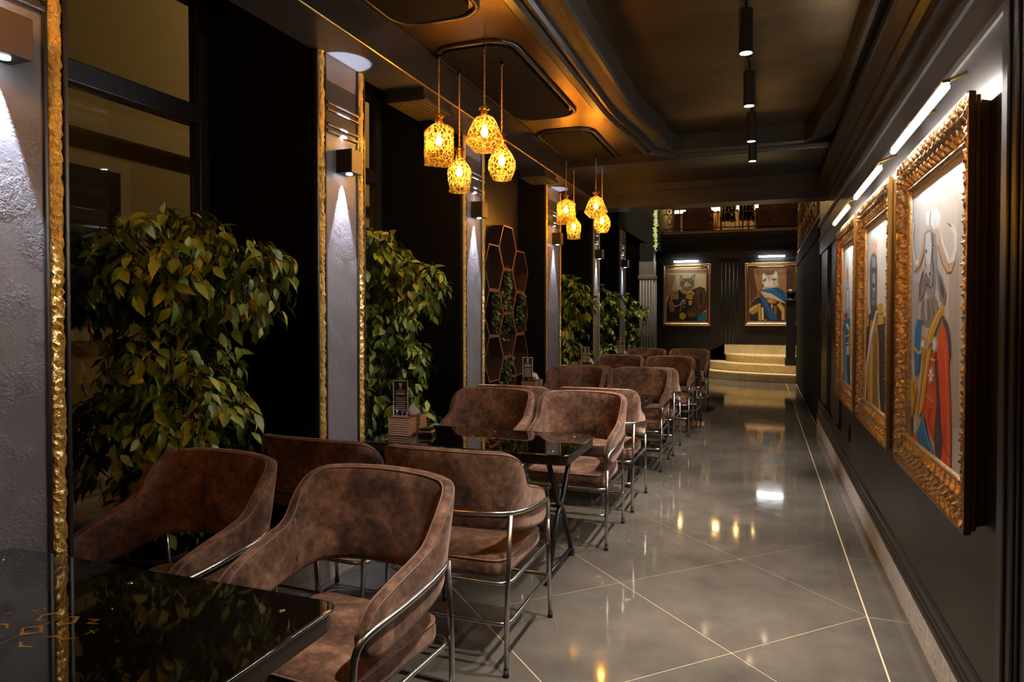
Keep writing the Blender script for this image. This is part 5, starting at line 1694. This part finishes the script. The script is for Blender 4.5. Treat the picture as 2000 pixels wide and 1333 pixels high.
# things behind the railing
for k, (x, w, lb) in enumerate(((-1.55, .62, 'pink sofa behind the gallery railing on the left'), (.55, 1.3, 'long pink sofa behind the gallery railing on the right'))):
    s = tag(empty('sofa', (x, 18.35, 3.54)), lb, 'sofa', 'pink gallery sofas')
    bx('seat', 'pink_velvet', s, -w / 2, w / 2, -.3, .3, 0, .42, bev=.05)
    bx('backrest', 'pink_velvet', s, -w / 2, w / 2, -.36, -.2, .1, .82, bev=.06)
    for e in (-1, 1):
        bx('armrest', 'pink_velvet', s, e * w / 2 - .07, e * w / 2 + .07, -.3, .3, .1, .6, bev=.04)
for k, (x, z, L, lb) in enumerate(((-2.0, 4.30, .55, 'leftmost'), (-1.2, 4.33, .6, 'second from the left'), (-.35, 4.35, .6, 'in the middle'), (.5, 4.38, .6, 'second from the right'), (1.3, 4.41, .6, 'rightmost'))):
    s = tag(empty('light_strip', (x, 19.3, z)), 'warm gold light strip glowing behind the gallery railing, %s' % lb, 'light', 'gallery light strips')
    bm = bmesh.new()
    tube(bm, [(-L / 2, 0, 0), (L / 2, 0, 0)], .038, 8)
    finish(bm, 'tube', 'gallery_light', s, smooth=True)
    bx('shelf', 'wood_warm', s, -L / 2, L / 2, -.05, .05, .04, .07)
    bx('support', 'wood_warm', s, -.03, .03, .02, .05, -(z - 3.54), .04)
for k, (x, lb) in enumerate(((-.85, 'left'), (-.38, 'right'))):
    s = tag(empty('gallery_chair', (x, 18.6, 3.54)), 'dark chair with steel rim behind the gallery railing, %s of two' % lb, 'chair', 'gallery chairs')
    bx('backrest', 'black_matt', s, -.17, .17, -.03, .03, .45, .86, bev=.015)
    bx('seat', 'black_matt', s, -.2, .2, -.05, .4, .40, .46, bev=.015)
    bm = bmesh.new()
    tube(bm, [(-.18, 0, 0), (-.18, 0, .85), (-.15, 0, .88), (.15, 0, .88), (.18, 0, .85), (.18, 0, 0)], .012, 6)
    finish(bm, 'frame', 'steel', s, smooth=True)

# ================================================================ BUILDING ACROSS THE STREET
bd = tag(empty('street_building', (-7.2, 5.5, 0)), 'dim cream building across the street seen through the window', 'building')
bx('wall', 'facade', bd, -.3, 0, -6, 10, -1, 9)
bx('cornice', 'facade_trim', bd, 0, .14, -6, 10, 3.55, 3.85)
bx('pilaster', 'facade_trim', bd, 0, .1, 1.9, 2.35, -1, 9)
bx('pilaster', 'facade_trim', bd, 0, .1, -1.6, -1.2, -1, 9)
for y in (-.1, 3.6, 6.4):
    w_ = bx('window', 'facade_trim', bd, 0, .08, y - .75, y + .75, 1.2, 3.3)
    bx('window_pane', 'black_satin', w_, .08, .09, y - .6, y + .6, 1.35, 3.15)
pv = bx('pavement', 'facade', None, -7.5, -3.3, -6, 16, -1.0, -.9)
struct(pv)
pv.name = 'ground'

# ================================================================ LAMPS ADDED OUT OF VIEW TO LIGHT THE TALL HALL beyond the low ceiling
for k, (x, y, w_) in enumerate(((-1.75, 12.6, 520), (-.2, 15.2, 900), (.1, 16.4, 800), (-1.2, 16.4, 500), (-1.2, 10.1, 420))):
    r = tag(empty('added_hall_downlight', (x, y, 6.0)), 'unseen downlight added in the high ceiling of the tall hall, %s' % ('aimed at the fluted column', 'before the steps', 'above the steps', 'above the landing', 'over the farthest table')[k], 'downlight', 'added downlights of the tall hall')
    bm = bmesh.new()
    lathe(bm, [(.001, -.10), (.05, -.10), (.055, -.12), (.07, -.12), (.07, 0), (.001, 0)], 18)
    finish(bm, 'housing', 'black_metal', r)
    bm = bmesh.new()
    lathe(bm, [(.001, -.105), (.048, -.105), (.048, -.112), (.001, -.114)], 18)
    finish(bm, 'lens', 'added_hall_lens', r)
    light('added_hall_beam', 'SPOT', (0, 0, -.14), w_, (1.0, .80, .50), r, ((-.09, .28, -1) if k == 0 else (0, 0, -1)), spot_size=R(50), spot_blend=.9, shadow_soft_size=.05)
